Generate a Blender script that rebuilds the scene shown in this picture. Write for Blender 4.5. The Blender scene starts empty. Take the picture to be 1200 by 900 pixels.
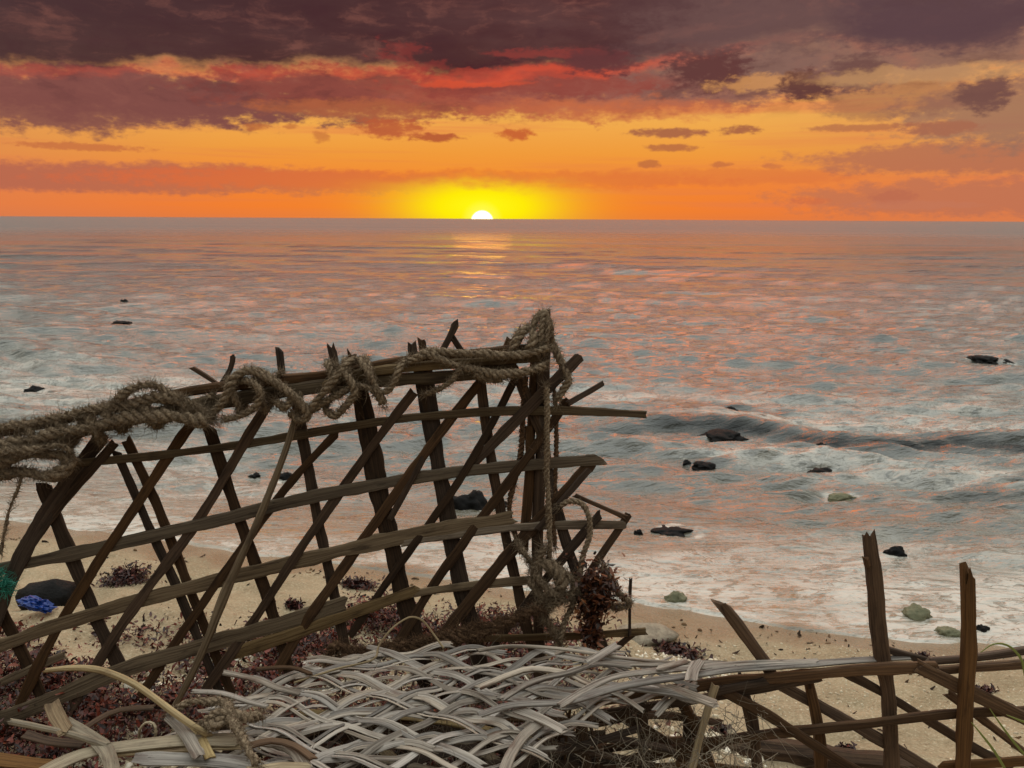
import bpy, bmesh, math, random
import numpy as np
from mathutils import Vector, Matrix, noise as mnoise

random.seed(7)
rng = np.random.default_rng(11)
scene = bpy.context.scene
COL = scene.collection

# ------------------------------------------------------------------ camera
CAM_H = 1.10
PITCH = math.radians(10.95)
ROLL = 0.0055
cam_data = bpy.data.cameras.new('camera')
cam = bpy.data.objects.new('camera', cam_data)
COL.objects.link(cam)
scene.camera = cam
cam_data.sensor_width = 36.0
cam_data.lens = 30.0
cam_data.clip_start = 0.02
cam_data.clip_end = 40000.0
fwd = Vector((0, math.cos(PITCH), -math.sin(PITCH)))
right = Vector((math.cos(ROLL), 0, math.sin(ROLL)))
right = (right - fwd * right.dot(fwd)).normalized()
up = right.cross(fwd)
CM = Matrix(((right.x, up.x, -fwd.x, 0), (right.y, up.y, -fwd.y, 0), (right.z, up.z, -fwd.z, CAM_H), (0, 0, 0, 1)))
cam.matrix_world = CM
cam_data.dof.use_dof = True
cam_data.dof.focus_distance = 1.25
cam_data.dof.aperture_fstop = 20.0
CPOS = Vector((0, 0, CAM_H))
F = 1000.0


def ray(px, py):
    """direction of the line of sight through a point measured on the photograph"""
    return (right * ((px - 600) / F) + up * ((450 - py) / F) + fwd)


def at_depth(px, py, y):
    d = ray(px, py)
    return CPOS + d * (y / d.y)


def at_z(px, py, z):
    d = ray(px, py)
    return CPOS + d * ((z - CAM_H) / d.z)


def at_plane(px, py, p0, n, off=0.0):
    d = ray(px, py)
    t = ((p0 + n * off) - CPOS).dot(n) / d.dot(n)
    return CPOS + d * t


def lin(r, g, b):
    f = lambda c: (c / 255 / 12.92) if c <= 10 else ((c / 255 + 0.055) / 1.055) ** 2.4
    return (f(r), f(g), f(b), 1.0)


# ------------------------------------------------------------------ node helpers
class S:
    """a node socket one can do arithmetic with"""
    nt = None

    def __init__(self, s): self.s = s
    def _m(self, op, *a, clamp=False):
        n = S.nt.nodes.new('ShaderNodeMath'); n.operation = op; n.use_clamp = clamp
        for i, v in enumerate((self,) + a):
            if isinstance(v, S): S.nt.links.new(v.s, n.inputs[i])
            else: n.inputs[i].default_value = v
        return S(n.outputs[0])
    def __add__(self, o): return self._m('ADD', o)
    def __radd__(self, o): return self._m('ADD', o)
    def __sub__(self, o): return self._m('SUBTRACT', o)
    def __rsub__(self, o): return (self * -1.0) + o
    def __mul__(self, o): return self._m('MULTIPLY', o)
    def __rmul__(self, o): return self._m('MULTIPLY', o)
    def __truediv__(self, o): return self._m('DIVIDE', o)
    def pow(self, o): return self._m('POWER', o)
    def exp(self): return self._m('EXPONENT')
    def sin(self): return self._m('SINE')
    def abs(self): return self._m('ABSOLUTE')
    def min(self, o): return self._m('MINIMUM', o)
    def max(self, o): return self._m('MAXIMUM', o)
    def clamp(self): return self._m('ADD', 0.0, clamp=True)
    def step(self, a, b):
        n = S.nt.nodes.new('ShaderNodeMapRange'); n.interpolation_type = 'SMOOTHSTEP'
        S.nt.links.new(self.s, n.inputs['Value'])
        for k, v in (('From Min', a), ('From Max', b)):
            if isinstance(v, S): S.nt.links.new(v.s, n.inputs[k])
            else: n.inputs[k].default_value = v
        return S(n.outputs[0])


def node(t, **kw):
    n = S.nt.nodes.new(t)
    for k, v in kw.items(): setattr(n, k, v)
    return n


def put(n, key, v):
    if isinstance(v, S): S.nt.links.new(v.s, n.inputs[key])
    else: n.inputs[key].default_value = v


def xyz(x, y, z):
    n = node('ShaderNodeCombineXYZ')
    put(n, 0, x); put(n, 1, y); put(n, 2, z)
    return S(n.outputs[0])


def sep(v):
    n = node('ShaderNodeSeparateXYZ'); S.nt.links.new(v.s, n.inputs[0])
    return S(n.outputs[0]), S(n.outputs[1]), S(n.outputs[2])


def noise(vec, scale=1.0, detail=4.0, rough=0.55, dist=0.0, color=False):
    n = node('ShaderNodeTexNoise')
    put(n, 'Vector', vec); put(n, 'Scale', scale); put(n, 'Detail', detail); put(n, 'Roughness', rough); put(n, 'Distortion', dist)
    return S(n.outputs['Color' if color else 'Fac'])


def mixc(fac, a, b):
    n = node('ShaderNodeMix', data_type='RGBA'); n.clamp_factor = True
    for idx, v in ((0, fac), (6, a), (7, b)):
        if isinstance(v, S): S.nt.links.new(v.s, n.inputs[idx])
        else: n.inputs[idx].default_value = v
    return S(n.outputs[2])


def ramp(fac, stops, interp='LINEAR'):
    n = node('ShaderNodeValToRGB'); cr = n.color_ramp; cr.interpolation = interp
    put(n, 'Fac', fac)
    while len(cr.elements) < len(stops): cr.elements.new(0.5)
    for e, (p, c) in zip(cr.elements, stops):
        e.position = p
        e.color = c if isinstance(c, tuple) else (c, c, c, 1)
    return S(n.outputs[0])


def attr(name):
    n = node('ShaderNodeAttribute', attribute_name=name)
    return n


# ------------------------------------------------------------------ sky
SUN_AZ = math.degrees(math.atan2(ray(565, 256).x, ray(565, 256).y))
SUN_EL = 0.12


def azel(px, py):
    d = ray(px, py).normalized()
    return math.degrees(math.atan2(d.x, d.y)), math.degrees(math.asin(d.z))


world = bpy.data.worlds.new('World')
scene.world = world
world.use_nodes = True
S.nt = world.node_tree
for n in list(S.nt.nodes): S.nt.nodes.remove(n)
tc = node('ShaderNodeTexCoord')
dx, dy, dz = sep(S(tc.outputs['Generated']))
el = dz._m('ARCSINE') * 57.2958
az = dx._m('ARCTAN2', dy) * 57.2958
w1 = noise(xyz(az * 0.16, el * 0.42, 3.1), 1.0, 6.0, 0.60, color=True)
wx, wy, wz = sep(w1)
w2 = noise(xyz(az * 0.55, el * 1.25, 9.7), 1.0, 6.0, 0.62, color=True)
vx, vy, vz = sep(w2)
azw = az + (wx - 0.5) * 9.0 + (vx - 0.5) * 2.2
elw = el + (wy - 0.5) * 3.0 + (vy - 0.5) * 1.1
fine = (vz - 0.5)
wz3 = noise(xyz(az * 1.6, el * 3.4, 6.1), 1.0, 5.0, 0.65)

E = lambda py: azel(600, py)[1]
# clear air between the clouds
sky = ramp(el / 90.0, [(0.0, lin(226, 118, 62)), (E(245) / 90, lin(240, 122, 50)), (E(215) / 90, lin(240, 130, 56)), (E(180) / 90, lin(238, 156, 64)),
                       (E(140) / 90, lin(240, 174, 82)), (E(90) / 90, lin(228, 160, 92)), (E(40) / 90, lin(190, 140, 110)), (0.2, lin(178, 168, 155)),
                       (0.30, lin(216, 214, 200)), (0.6, lin(200, 202, 198)), (1.0, lin(186, 192, 194))])
# lit undersides of the clouds higher up, over the top of the picture, between stretches of pale sky
up_n = noise(xyz(az * 0.045, el * 0.16, 7.3), 1.0, 5.0, 0.6)
up_n2 = noise(xyz(az * 0.12, el * 0.10, 4.3), 1.0, 5.0, 0.6)
pink = up_n.step(0.425, 0.47) * el.step(13, 17) * el.step(44, 30) * ((az - SUN_AZ - 4.0).abs() + (up_n2 - 0.5) * 44.0).step(38, 20)
sky = mixc(pink * 0.95, sky, lin(255, 124, 40))
# a little redder and dimmer away from the sun
far = (az - SUN_AZ).abs().step(12, 34) * el.step(14, 5)
sky = mixc(far * 0.45, sky, lin(205, 130, 92))
streak = noise(xyz(az * 0.05, el * 1.3, 1.7), 1.0, 4.0, 0.55)
sky = mixc(streak.step(0.48, 0.72) * el.step(13, 8) * 0.55, sky, lin(222, 120, 78))

HW = lambda py: (256 - py)
def blob(base, px, py, rx, ry, col, alpha, warp=1.0, soft=0.55):
    """one cloud: an ellipse in azimuth and elevation, its edge broken up by the noise"""
    a, e = azel(px, py)
    rxd, ryd = rx * 0.0573, ry * 0.0573
    u = (az + (wx - 0.5) * (7.0 * warp * min(1, rx / 90)) + (vx - 0.5) * (2.6 * warp * min(1, rx / 30)) - a) / rxd
    v = (el + (wy - 0.5) * (2.8 * warp * min(1, ry / 28)) + (vy - 0.5) * (1.3 * warp * min(1, ry / 12)) - e) / ryd
    d = u * u + v * v + fine * 2.0 + (wz3 - 0.5) * (1.8 if rx > 60 else 3.6)
    m = d.step(1.0 + soft, 1.0 - soft)
    return mixc(m * alpha, base, col), m

# low streak of mauve cloud over the horizon, left to right
sky, _ = blob(sky, 130, 208, 420, 15, lin(180, 102, 80), 0.9, 0.5)
sky, _ = blob(sky, 480, 212, 330, 12, lin(222, 102, 58), 0.65, 0.5)
sky, _ = blob(sky, 800, 208, 200, 9, lin(214, 112, 66), 0.55, 0.6)
sky, _ = blob(sky, 1170, 232, 200, 18, lin(184, 112, 86), 0.75, 0.9)
sky, _ = blob(sky, 1140, 184, 170, 15, lin(176, 108, 84), 0.8, 0.8)
sky, _ = blob(sky, 100, 172, 60, 4, lin(196, 110, 66), 0.8, 0.7)
# glow about the setting sun
ga, ge = azel(565, 256)
gu = (az - ga) / 5.0
gv = (el - 0.8) / 1.75
glow = (gu * gu + gv * gv) * -1.0
glow = glow.exp()
gl2 = (((az - ga) / 17.0).pow(2.0) + ((el - 0.5) / 5.0).pow(2.0)) * -1.0
gl2 = gl2.exp()
sky = mixc(gl2 * 0.35, sky, lin(252, 150, 30))
cut = elw.step(E(206), E(226))
sky = mixc((glow * 1.35).clamp() * (cut * 0.85 + 0.15), sky, lin(255, 226, 0))
sky = mixc((glow.pow(3.0) * 0.9) * cut, sky, lin(255, 250, 20))
# middle cloud deck, brown and mauve
for (px, py, rx, ry, c, al, wp) in [
        (60, 112, 260, 30, lin(134, 82, 74), .95, 1), (250, 112, 260, 27, lin(128, 76, 70), .95, 1), (470, 108, 200, 24, lin(140, 72, 62), .92, 1),
        (430, 128, 130, 10, lin(186, 104, 62), .6, 1), (660, 112, 200, 28, lin(168, 86, 66), .85, 1), (800, 90, 220, 30, lin(132, 92, 84), .85, 1),
        (620, 92, 150, 22, lin(146, 68, 58), .85, 1.4), (1000, 62, 260, 28, lin(132, 98, 88), .88, 1), (1180, 130, 90, 34, lin(150, 110, 92), .8, 1),
        (1060, 110, 90, 22, lin(140, 92, 78), .55, 1.2), (730, 130, 150, 13, lin(206, 112, 70), .55, 1.1)]:
    sky, _ = blob(sky, px, py, rx, ry, c, al, wp)
# the dark deck overhead with its red-lit lower rim
edge_pts = [(-200, 66), (0, 76), (60, 82), (120, 84), (190, 74), (240, 82), (300, 88), (360, 80), (420, 84), (470, 82), (560, 92), (640, 78), (700, 84),
            (760, 70), (840, 62), (900, 48), (960, 38), (1040, 60), (1110, 54), (1200, 34), (1400, 20)]
A0, A1 = -40.0, 40.0
stops = []
for (px, py) in edge_pts:
    a, e = azel(px, py)
    stops.append(((a - A0) / (A1 - A0), e / 20.0))
edge = ramp((az - A0) / (A1 - A0), stops) * 20.0
eg = elw * 0.55 + el * 0.45 + fine * 1.0 - edge
deckcol = ramp((az - A0) / (A1 - A0), [(0.12, lin(68, 46, 50)), (0.4, lin(64, 34, 40)), (0.55, lin(74, 40, 44)), (0.68, lin(92, 66, 68)), (0.9, lin(96, 72, 74))])
w2r = noise(xyz(az * 0.22, el * 0.5, 2.2), 1.0, 4.0, 0.6)
lum = noise(xyz(az * 0.07, el * 0.3, 5.5), 1.0, 6.0, 0.6)
deckcol = mixc(lum.step(0.42, 0.72) * (az.step(-6, 16) * 0.35 + 0.2), deckcol, lin(116, 84, 80))
deck_top = (el + (wx - 0.5) * 6.0).step(21.0, 14.5)
deck = eg.step(-0.15, 0.75) * deck_top
rimamt = ramp((az - A0) / (A1 - A0), [(0.12, 0.42), (0.36, 0.62), (0.5, 0.95), (0.62, 0.7), (0.70, 0.15), (0.9, 0.0)])
rim = eg.step(-0.55, -0.12) * eg.step(0.45, 0.05) * (w2r.step(0.34, 0.60) * 0.4 + 0.6)
sky = mixc(rim * rimamt * 0.95, sky, lin(212, 84, 58))
sky = mixc(deck * 0.97, sky, deckcol)
# soft streaks and folds inside the clouds
fold = noise(xyz(az * 0.34 + (wx - 0.5) * 2.5, el * 0.85 + (wy - 0.5) * 2.0, 12.4), 1.0, 6.0, 0.6)
cl_h = el.step(E(150), E(118)) * deck_top
sky = mixc(fold.step(0.50, 0.72) * cl_h * 0.30, sky, lin(166, 104, 88))
sky = mixc(fold.step(0.50, 0.30) * cl_h * 0.35, sky, lin(70, 40, 46))
# red wisps in the deck above the sun, and the separate puffs
for (px, py, rx, ry, c, al, wp) in [
        (474, 72, 30, 15, lin(150, 58, 52), .45, 2.6), (610, 84, 90, 6, lin(196, 74, 54), .5, 2.4), (540, 97, 70, 4, lin(222, 84, 50), .6, 2.0), (660, 62, 70, 5, lin(160, 62, 54), .5, 2.4),
        (700, 70, 42, 13, lin(102, 56, 56), .9, 1.3), (828, 80, 44, 22, lin(98, 58, 56), .95, 1.2), (890, 96, 60, 8, lin(214, 150, 90), .7, 1.2),
        (940, 100, 30, 15, lin(98, 60, 56), .95, .9), (1005, 86, 28, 16, lin(112, 76, 70), .85, 1.2), (1100, 26, 110, 24, lin(92, 66, 70), .85, 1.2),
        (1150, 108, 22, 18, lin(110, 74, 70), .8, 1.2), (1060, 88, 110, 8, lin(206, 154, 102), .6, 1.2), (880, 30, 110, 28, lin(112, 82, 78), .6, 1.3),
        (455, 150, 34, 10, lin(186, 92, 56), .9, .9), (512, 161, 28, 4, lin(178, 84, 52), .9, .8), (602, 158, 20, 6, lin(196, 92, 50), .9, .9),
        (786, 156, 38, 5, lin(164, 96, 70), .9, .8), (866, 153, 20, 4.5, lin(164, 96, 68), .9, .8), (784, 173, 24, 4, lin(176, 100, 66), .8, .8),
        (758, 192, 12, 4, lin(180, 100, 64), .7, .8), (846, 193, 10, 3.5, lin(190, 106, 66), .7, .8), (1015, 149, 56, 3.5, lin(180, 110, 74), .8, .7),
        (1100, 150, 34, 6, lin(168, 104, 78), .8, .9), (300, 149, 12, 4, lin(190, 110, 60), .8, .8), (375, 160, 9, 5, lin(196, 112, 60), .7, .8),
        (340, 149, 8, 3, lin(190, 110, 60), .7, .8), (1050, 231, 22, 7, lin(188, 108, 80), .8, .9), (950, 235, 20, 4, lin(208, 110, 70), .7, .9),
        (905, 195, 10, 3, lin(196, 110, 70), .6, .8), (1080, 240, 60, 4, lin(196, 120, 90), .6, .8)]:
    sky, _ = blob(sky, px, py, rx, ry, c, al, wp, 0.75)
# the sun itself, half below the horizon
sd = ((az - ga).pow(2.0) + (el - azel(565, 260)[1]).pow(2.0)).pow(0.5)
disc = sd.step(0.78, 0.66)
halo = sd.step(1.5, 0.7)
sky = mixc(halo * 0.6, sky, lin(255, 250, 90))
# behind the camera: dimmer dusk with dark land low down
back = dy.step(0.25, -0.35)
sky = mixc(back * el.step(26, 4) * 0.75, sky, lin(116, 112, 110))
low = el.step(0.0, -3.0)
sky = mixc(low, sky, lin(90, 88, 84))
nish = node('ShaderNodeTexSky', sky_type='NISHITA')
nish.sun_disc = False
nish.sun_elevation = math.radians(SUN_EL)
nish.sun_rotation = math.radians(SUN_AZ)
bg1 = node('ShaderNodeBackground'); put(bg1, 'Color', sky); put(bg1, 'Strength', (el.step(14, 22) * 0.9 + el.step(35, 75) * 1.3 + pink * 1.5 + 1.0) * (1.0 - back * el.step(75, 25) * 0.60))
bg2 = node('ShaderNodeBackground'); S.nt.links.new(nish.outputs[0], bg2.inputs['Color']); put(bg2, 'Strength', el.step(14, 30) * 0.05)
bg3 = node('ShaderNodeBackground'); bg3.inputs['Color'].default_value = lin(255, 246, 214); put(bg3, 'Strength', disc * 2.2)
a1 = node('ShaderNodeAddShader'); a2 = node('ShaderNodeAddShader')
S.nt.links.new(bg1.outputs[0], a1.inputs[0]); S.nt.links.new(bg2.outputs[0], a1.inputs[1])
S.nt.links.new(a1.outputs[0], a2.inputs[0]); S.nt.links.new(bg3.outputs[0], a2.inputs[1])
wo = node('ShaderNodeOutputWorld'); S.nt.links.new(a2.outputs[0], wo.inputs[0])
world.cycles.sampling_method = 'MANUAL'
world.cycles.sample_map_resolution = 512

# ------------------------------------------------------------------ sun
sl = bpy.data.lights.new('sun', 'SUN')
sl.energy = 0.006
sl.angle = math.radians(4.0)
sl.color = (1.0, 0.30, 0.08)
sun = bpy.data.objects.new('sun', sl)
COL.objects.link(sun)
sdv = Vector((math.sin(math.radians(SUN_AZ)) * math.cos(math.radians(1.2)), math.cos(math.radians(SUN_AZ)) * math.cos(math.radians(1.2)), math.sin(math.radians(1.2))))
sun.rotation_euler = (-sdv).to_track_quat('-Z', 'Y').to_euler()
sun.location = (0, 30, 20)

scene.view_settings.view_transform = 'Standard'
scene.view_settings.look = 'None'
scene.view_settings.exposure = 0.0
scene.view_settings.gamma = 1.0
scene.view_settings.use_curve_mapping = False
scene.cycles.max_bounces = 5
scene.cycles.use_denoising = True

# ------------------------------------------------------------------ object helpers
def tag(o, label=None, cat=None, group=None, kind=None):
    if label: o['label'] = label
    if cat: o['category'] = cat
    if group: o['group'] = group
    if kind: o['kind'] = kind
    return o


def empty(name, loc):
    o = bpy.data.objects.new(name, None)
    o.empty_display_size = 0.1
    COL.objects.link(o)
    o.location = loc
    return o


def mesh_obj(name, verts, faces, mat, parent=None, attrs=None, smooth=True, origin=None):
    """links one mesh object; verts in world space, stored about the origin (or the parent's place)"""
    v = np.asarray(verts, dtype=np.float64).reshape(-1, 3)
    base = np.array(parent.matrix_world.translation) * 0 if parent is not None else None
    if parent is not None:
        org = np.array(parent.location)
    elif origin is not None:
        org = np.array(origin)
    else:
        org = np.array([v[:, 0].mean(), v[:, 1].mean(), v[:, 2].min()])
    me = bpy.data.meshes.new(name)
    if isinstance(faces, np.ndarray):
        nf, k = faces.shape
        me.vertices.add(len(v)); me.loops.add(nf * k); me.polygons.add(nf)
        me.vertices.foreach_set('co', (v - org).astype(np.float32).ravel())
        me.loops.foreach_set('vertex_index', faces.astype(np.int32).ravel())
        me.polygons.foreach_set('loop_start', np.arange(0, nf * k, k, dtype=np.int32))
        me.update(calc_edges=True)
    else:
        me.from_pydata((v - org).tolist(), [], faces)
    if smooth:
        me.polygons.foreach_set('use_smooth', [True] * len(me.polygons))
    for an, (typ, data) in (attrs or {}).items():
        a = me.attributes.new(an, typ, 'POINT')
        d = np.asarray(data, dtype=np.float32).ravel()
        a.data.foreach_set('vector' if typ == 'FLOAT_VECTOR' else 'value', d)
    if mat: me.materials.append(mat)
    o = bpy.data.objects.new(name, me)
    COL.objects.link(o)
    if parent is not None: o.parent = parent
    else: o.location = org
    return o


def new_mat(name):
    m = bpy.data.materials.new(name)
    m.use_nodes = True
    S.nt = m.node_tree
    for n in list(S.nt.nodes): S.nt.nodes.remove(n)
    bs = node('ShaderNodeBsdfPrincipled')
    out = node('ShaderNodeOutputMaterial')
    S.nt.links.new(bs.outputs[0], out.inputs[0])
    return m, bs, out


def bump(height, strength=0.5, dist=0.001):
    n = node('ShaderNodeBump')
    put(n, 'Height', height); put(n, 'Strength', strength); put(n, 'Distance', dist)
    return S(n.outputs[0])


def vnoise(x, y, seed=0):
    """smooth value noise on arrays"""
    xi = np.floor(x).astype(np.int64); yi = np.floor(y).astype(np.int64)
    fx = x - xi; fy = y - yi
    fx = fx * fx * (3 - 2 * fx); fy = fy * fy * (3 - 2 * fy)
    def h(a, b):
        n = (a * 374761393 + b * 668265263 + seed * 974634777) & 0xffffffff
        n = ((n ^ (n >> 13)) * 1274126177) & 0xffffffff
        return ((n ^ (n >> 16)) & 0xffff) / 65535.0
    return (h(xi, yi) * (1 - fx) + h(xi + 1, yi) * fx) * (1 - fy) + (h(xi, yi + 1) * (1 - fx) + h(xi + 1, yi + 1) * fx) * fy


def fbm(x, y, seed=0, octv=4, gain=0.5):
    s = 0; a = 1; t = 0
    for k in range(octv):
        s = s + a * (vnoise(x * 2 ** k, y * 2 ** k, seed + k * 17) - 0.5); t += a; a *= gain
    return s / t * 2


def grid_faces(nr, nc):
    i = np.arange(nr - 1)[:, None] * nc + np.arange(nc - 1)[None, :]
    return np.stack([i, i + 1, i + nc + 1, i + nc], axis=-1).reshape(-1, 4)


# ------------------------------------------------------------------ shoreline and heights
SHORE_PX = [(-300, 590), (0, 606), (120, 622), (230, 640), (330, 655), (440, 668), (560, 682), (660, 694), (740, 706), (850, 722), (960, 736), (1060, 748), (1200, 762), (1400, 790)]
_sp = [at_z(px, py, 0.0) for px, py in SHORE_PX]
SX = np.array([p.x for p in _sp]); SY = np.array([p.y for p in _sp])
o_ = np.argsort(SX); SX = SX[o_]; SY = SY[o_]


def shore_y(x):
    x = np.asarray(x, dtype=float)
    y = np.interp(x, SX, SY)
    y = y + np.where(x < SX[0], (SX[0] - x) * 0.30, 0) - np.where(x > SX[-1], np.minimum((x - SX[-1]) * 0.30, 0.9), 0)
    y = y + 0.05 * fbm(x * 2.2, x * 0 + 4.1, 51, 3) + 0.02 * fbm(x * 9, x * 0 + 2, 52, 2)
    return y


def sand_z(x, y):
    x = np.asarray(x, dtype=float); y = np.asarray(y, dtype=float)
    d = shore_y(x) - y
    z = np.where(d > 0, 0.32 * (1 - np.exp(-np.maximum(d, 0) / 1.25)), 0)
    z = np.where(d <= 0, -0.7 * (1 - np.exp(np.minimum(d, 0) * 0.25)) , z)
    k = np.clip(d / 0.35, 0, 1)
    z = z + k * (fbm(x * 2.1, y * 2.1, 3, 4) * 0.040 + fbm(x * 9, y * 9, 8, 3) * 0.018 - 0.022 * np.clip(fbm(x * 5.5 + 3, y * 5.5, 19, 2) * 2 - 0.35, 0, 1))
    return z


def ground(px, py):
    """where the line of sight through a measured point meets the beach"""
    d = ray(px, py)
    t = 0.6
    for _ in range(600):
        p = CPOS + d * t
        if p.z < float(sand_z(p.x, p.y)): break
        t += 0.01
    return CPOS + d * t


# ------------------------------------------------------------------ sand
m_sand, bs, out = new_mat('sand')
geo = node('ShaderNodeNewGeometry'); pos = S(geo.outputs['Position'])
x_, y_, z_ = sep(pos)
n1 = noise(pos, 7.0, 5, 0.6); n2 = noise(pos, 160.0, 3, 0.7); n3 = noise(pos, 45.0, 4, 0.6)
c = mixc(n1.step(0.3, 0.7), lin(164, 148, 120), lin(140, 125, 99))
c = mixc(n2.step(0.50, 0.72) * 0.5, c, lin(206, 194, 168))
c = mixc(n2.step(0.45, 0.25) * 0.6, c, lin(88, 72, 52))
c = mixc(n3.step(0.62, 0.72) * 0.5, c, lin(96, 78, 56))
wet = (z_ + (n1 - 0.5) * 0.05).step(0.060, 0.030)
c = mixc(wet * 0.5, c, lin(98, 82, 62))
put(bs, 'Base Color', c)
put(bs, 'Roughness', 0.95 - wet * 0.72)
bs.inputs['Specular IOR Level'].default_value = 0.25
S.nt.links.new(bump(n2 * 0.6 + n3 * 1.2 + n1 * 2.0, 0.8, 0.006).s, bs.inputs['Normal'])

rr = np.concatenate([np.linspace(-1.2, 4.2, 520), np.linspace(4.3, 12, 60), np.geomspace(12.5, 9000, 60)])
cc = np.concatenate([-np.geomspace(4000, 3.2, 40), np.linspace(-3.1, 2.9, 560), np.geomspace(3.0, 4000, 40)])
gy, gx = np.meshgrid(rr, cc, indexing='ij')
gz = sand_z(gx, gy)
mesh_obj('beach', np.stack([gx, gy, gz], -1), grid_faces(len(rr), len(cc)), m_sand, origin=(0, 0, 0))['kind'] = 'structure'

# ------------------------------------------------------------------ sea
ROCKS = [
        (141, 380, 16, 5, 0, 'flat black rock far out in the water, upper left, larger of two'),
        (145, 354, 6, 4, 0, 'smallest farthest black rock in the water, upper left'),
        (38, 460, 15, 9, 0, 'dark rock in the water near the left edge above the top rail'),
        (137, 455, 12, 5, 0, 'low dark rock in the water just above the rail loop of shaggy rope'),
        (550, 597, 26, 30, 0, 'large black rock in the water seen through the panel, right of centre slats'),
        (585, 596, 12, 10, 0, 'small black rock touching the right side of the large rock behind the panel'),
        (337, 562, 14, 10, 0, 'dark rock in the water seen through the panel beside the leaning reed'),
        (298, 560, 8, 4, 0, 'very small dark rock left of the one beside the leaning reed'),
        (850, 515, 34, 9, 0, 'wide black rock at the foot of the dark wave'),
        (857, 484, 14, 6, 0, 'small black rock on the crest of the dark wave'),
        (826, 548, 19, 6, 0, 'flat black rock in foam below left of the dark wave'),
        (805, 545, 7, 5, 0, 'little black stone left of the flat rock in the foam'),
        (965, 558, 22, 8, 0, 'black rock with a low pointed top in the foam right of centre'),
        (962, 524, 9, 4, 0, 'small black rock under the middle of the dark wave'),
        (990, 586, 26, 6, 1, 'low greenish rock awash below the pointed black one'),
        (1154, 424, 22, 8, 0, 'wide black rock in the water, upper right'), (1182, 427, 12, 6, 0, 'narrow black rock touching the wide one, upper right'),
        (1051, 652, 15, 12, 0, 'rounded black rock in the water right of the tall lattice post'),
        (748, 628, 7, 7, 0, 'small black rock in the water just right of the panel tip'),
        (790, 626, 30, 4, 0, 'long low dark rock awash right of the panel'),
        (793, 706, 18, 13, 1, 'rounded grey-green stone at the waterline, leftmost of three'),
        (1077, 724, 25, 12, 1, 'mossy green stone in the shallows between the lattice posts'),
        (1113, 746, 20, 9, 1, 'mossy stone at the waterline beside the right lattice post'),
        (1152, 741, 11, 5, 0, 'small dark stone in the shallows at far right')]
waves = []
for k in range(96):
    lam = 0.07 * (70 ** (rng.random() ** 1.25))  # 7 cm to 5 m, most of them short
    ang = rng.normal(0, 0.27)                    # about the way to the shore
    if lam > 1.0: ang *= 0.5
    steep = (0.135 if lam < 0.5 else 0.046) * rng.uniform(0.5, 1.2)
    amp = steep * lam / (2 * math.pi) * 0.62
    if lam > 2.2: amp *= 0.5
    waves.append((lam, ang + 0.10, amp, rng.uniform(0, 6.28), rng.uniform(0, 50)))


def breaker(x, y):
    """the low wave that is about to break on the right, and its line"""
    c0 = at_z(700, 498, 0.03); c1 = at_z(1230, 522, 0.03)
    yc = c0.y + (x - c0.x) * (c1.y - c0.y) / (c1.x - c0.x) + 0.10 * np.sin(x * 2.3) + 0.05 * np.sin(x * 6.1 + 1)
    on = 1 / (1 + np.exp(-(x - (c0.x + 0.15)) * 6))
    h = on * (0.75 + 0.35 * fbm(x * 1.7, x * 0 + 3.3, 5, 2))
    s = (y - yc)
    prof = np.where(s < 0, np.exp(-(s / 0.14) ** 2), np.exp(-(s / 0.42) ** 2))
    return 0.10 * h * prof, on, s


def sea_z(x, y, step):
    x = x + 0.12 * fbm(x * 0.9, y * 0.9, 21, 2) ; y2 = y + 0.20 * fbm(x * 0.7, y * 0.7, 33, 2)
    z = np.zeros_like(x)
    for lam, a, amp, ph, sd in waves:
        k = 2 * math.pi / lam
        w = np.clip(lam / (3.2 * step) - 0.6, 0, 1)
        env = 0.35 + 1.3 * vnoise(x / (lam * 3.5) + sd, y2 / (lam * 2.2) - sd, int(sd * 10))
        p = k * (math.cos(a) * y2 + math.sin(a) * x) + ph
        z += w * env * amp * (np.sin(p) + 0.28 * np.sin(2 * p + 0.6))
    br, on, s = breaker(x, y)
    dd = y - shore_y(x)
    calm = np.clip(dd / 1.3, 0.10, 1)
    z = z * calm + br
    # two earlier, spent ridges on the left and one farther out
    z += 0.030 * np.exp(-((y - (3.9 - x * 0.10)) / 0.16) ** 2) * (0.5 + fbm(x * 1.1, y * 0 + 9, 4, 2))
    z += 0.060 * np.exp(-((y - (8.2 + x * 0.05)) / 0.30) ** 2) * np.clip(0.3 + fbm(x * 0.5, y * 0 + 5, 14, 2) * 2, 0, 1)
    z += 0.09 * np.exp(-((y - (16 + x * 0.05)) / 0.6) ** 2) * np.clip(fbm(x * 0.25, y * 0 + 5, 24, 2) * 2.5, 0, 1)
    return z


NR, NC = 1150, 640
t_ = (np.linspace(0, 1, NR) ** 1.35)
tmin, tmax = 1 / 9000.0, 1 / 1.62
yy = 1.0 / (tmin + (tmax - tmin) * t_)
aa = np.tan(np.radians(np.linspace(-58, 58, NC)))
aa = np.linspace(-1.25, 1.25, NC)
wy_, wa_ = np.meshgrid(yy, aa, indexing='ij')
wx_ = wa_ * wy_
stepy = np.abs(np.gradient(yy))[:, None] + wy_ * (aa[1] - aa[0]) * 0.5
wz_ = sea_z(wx_, wy_, stepy)
dsh = wy_ - shore_y(wx_)
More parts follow.
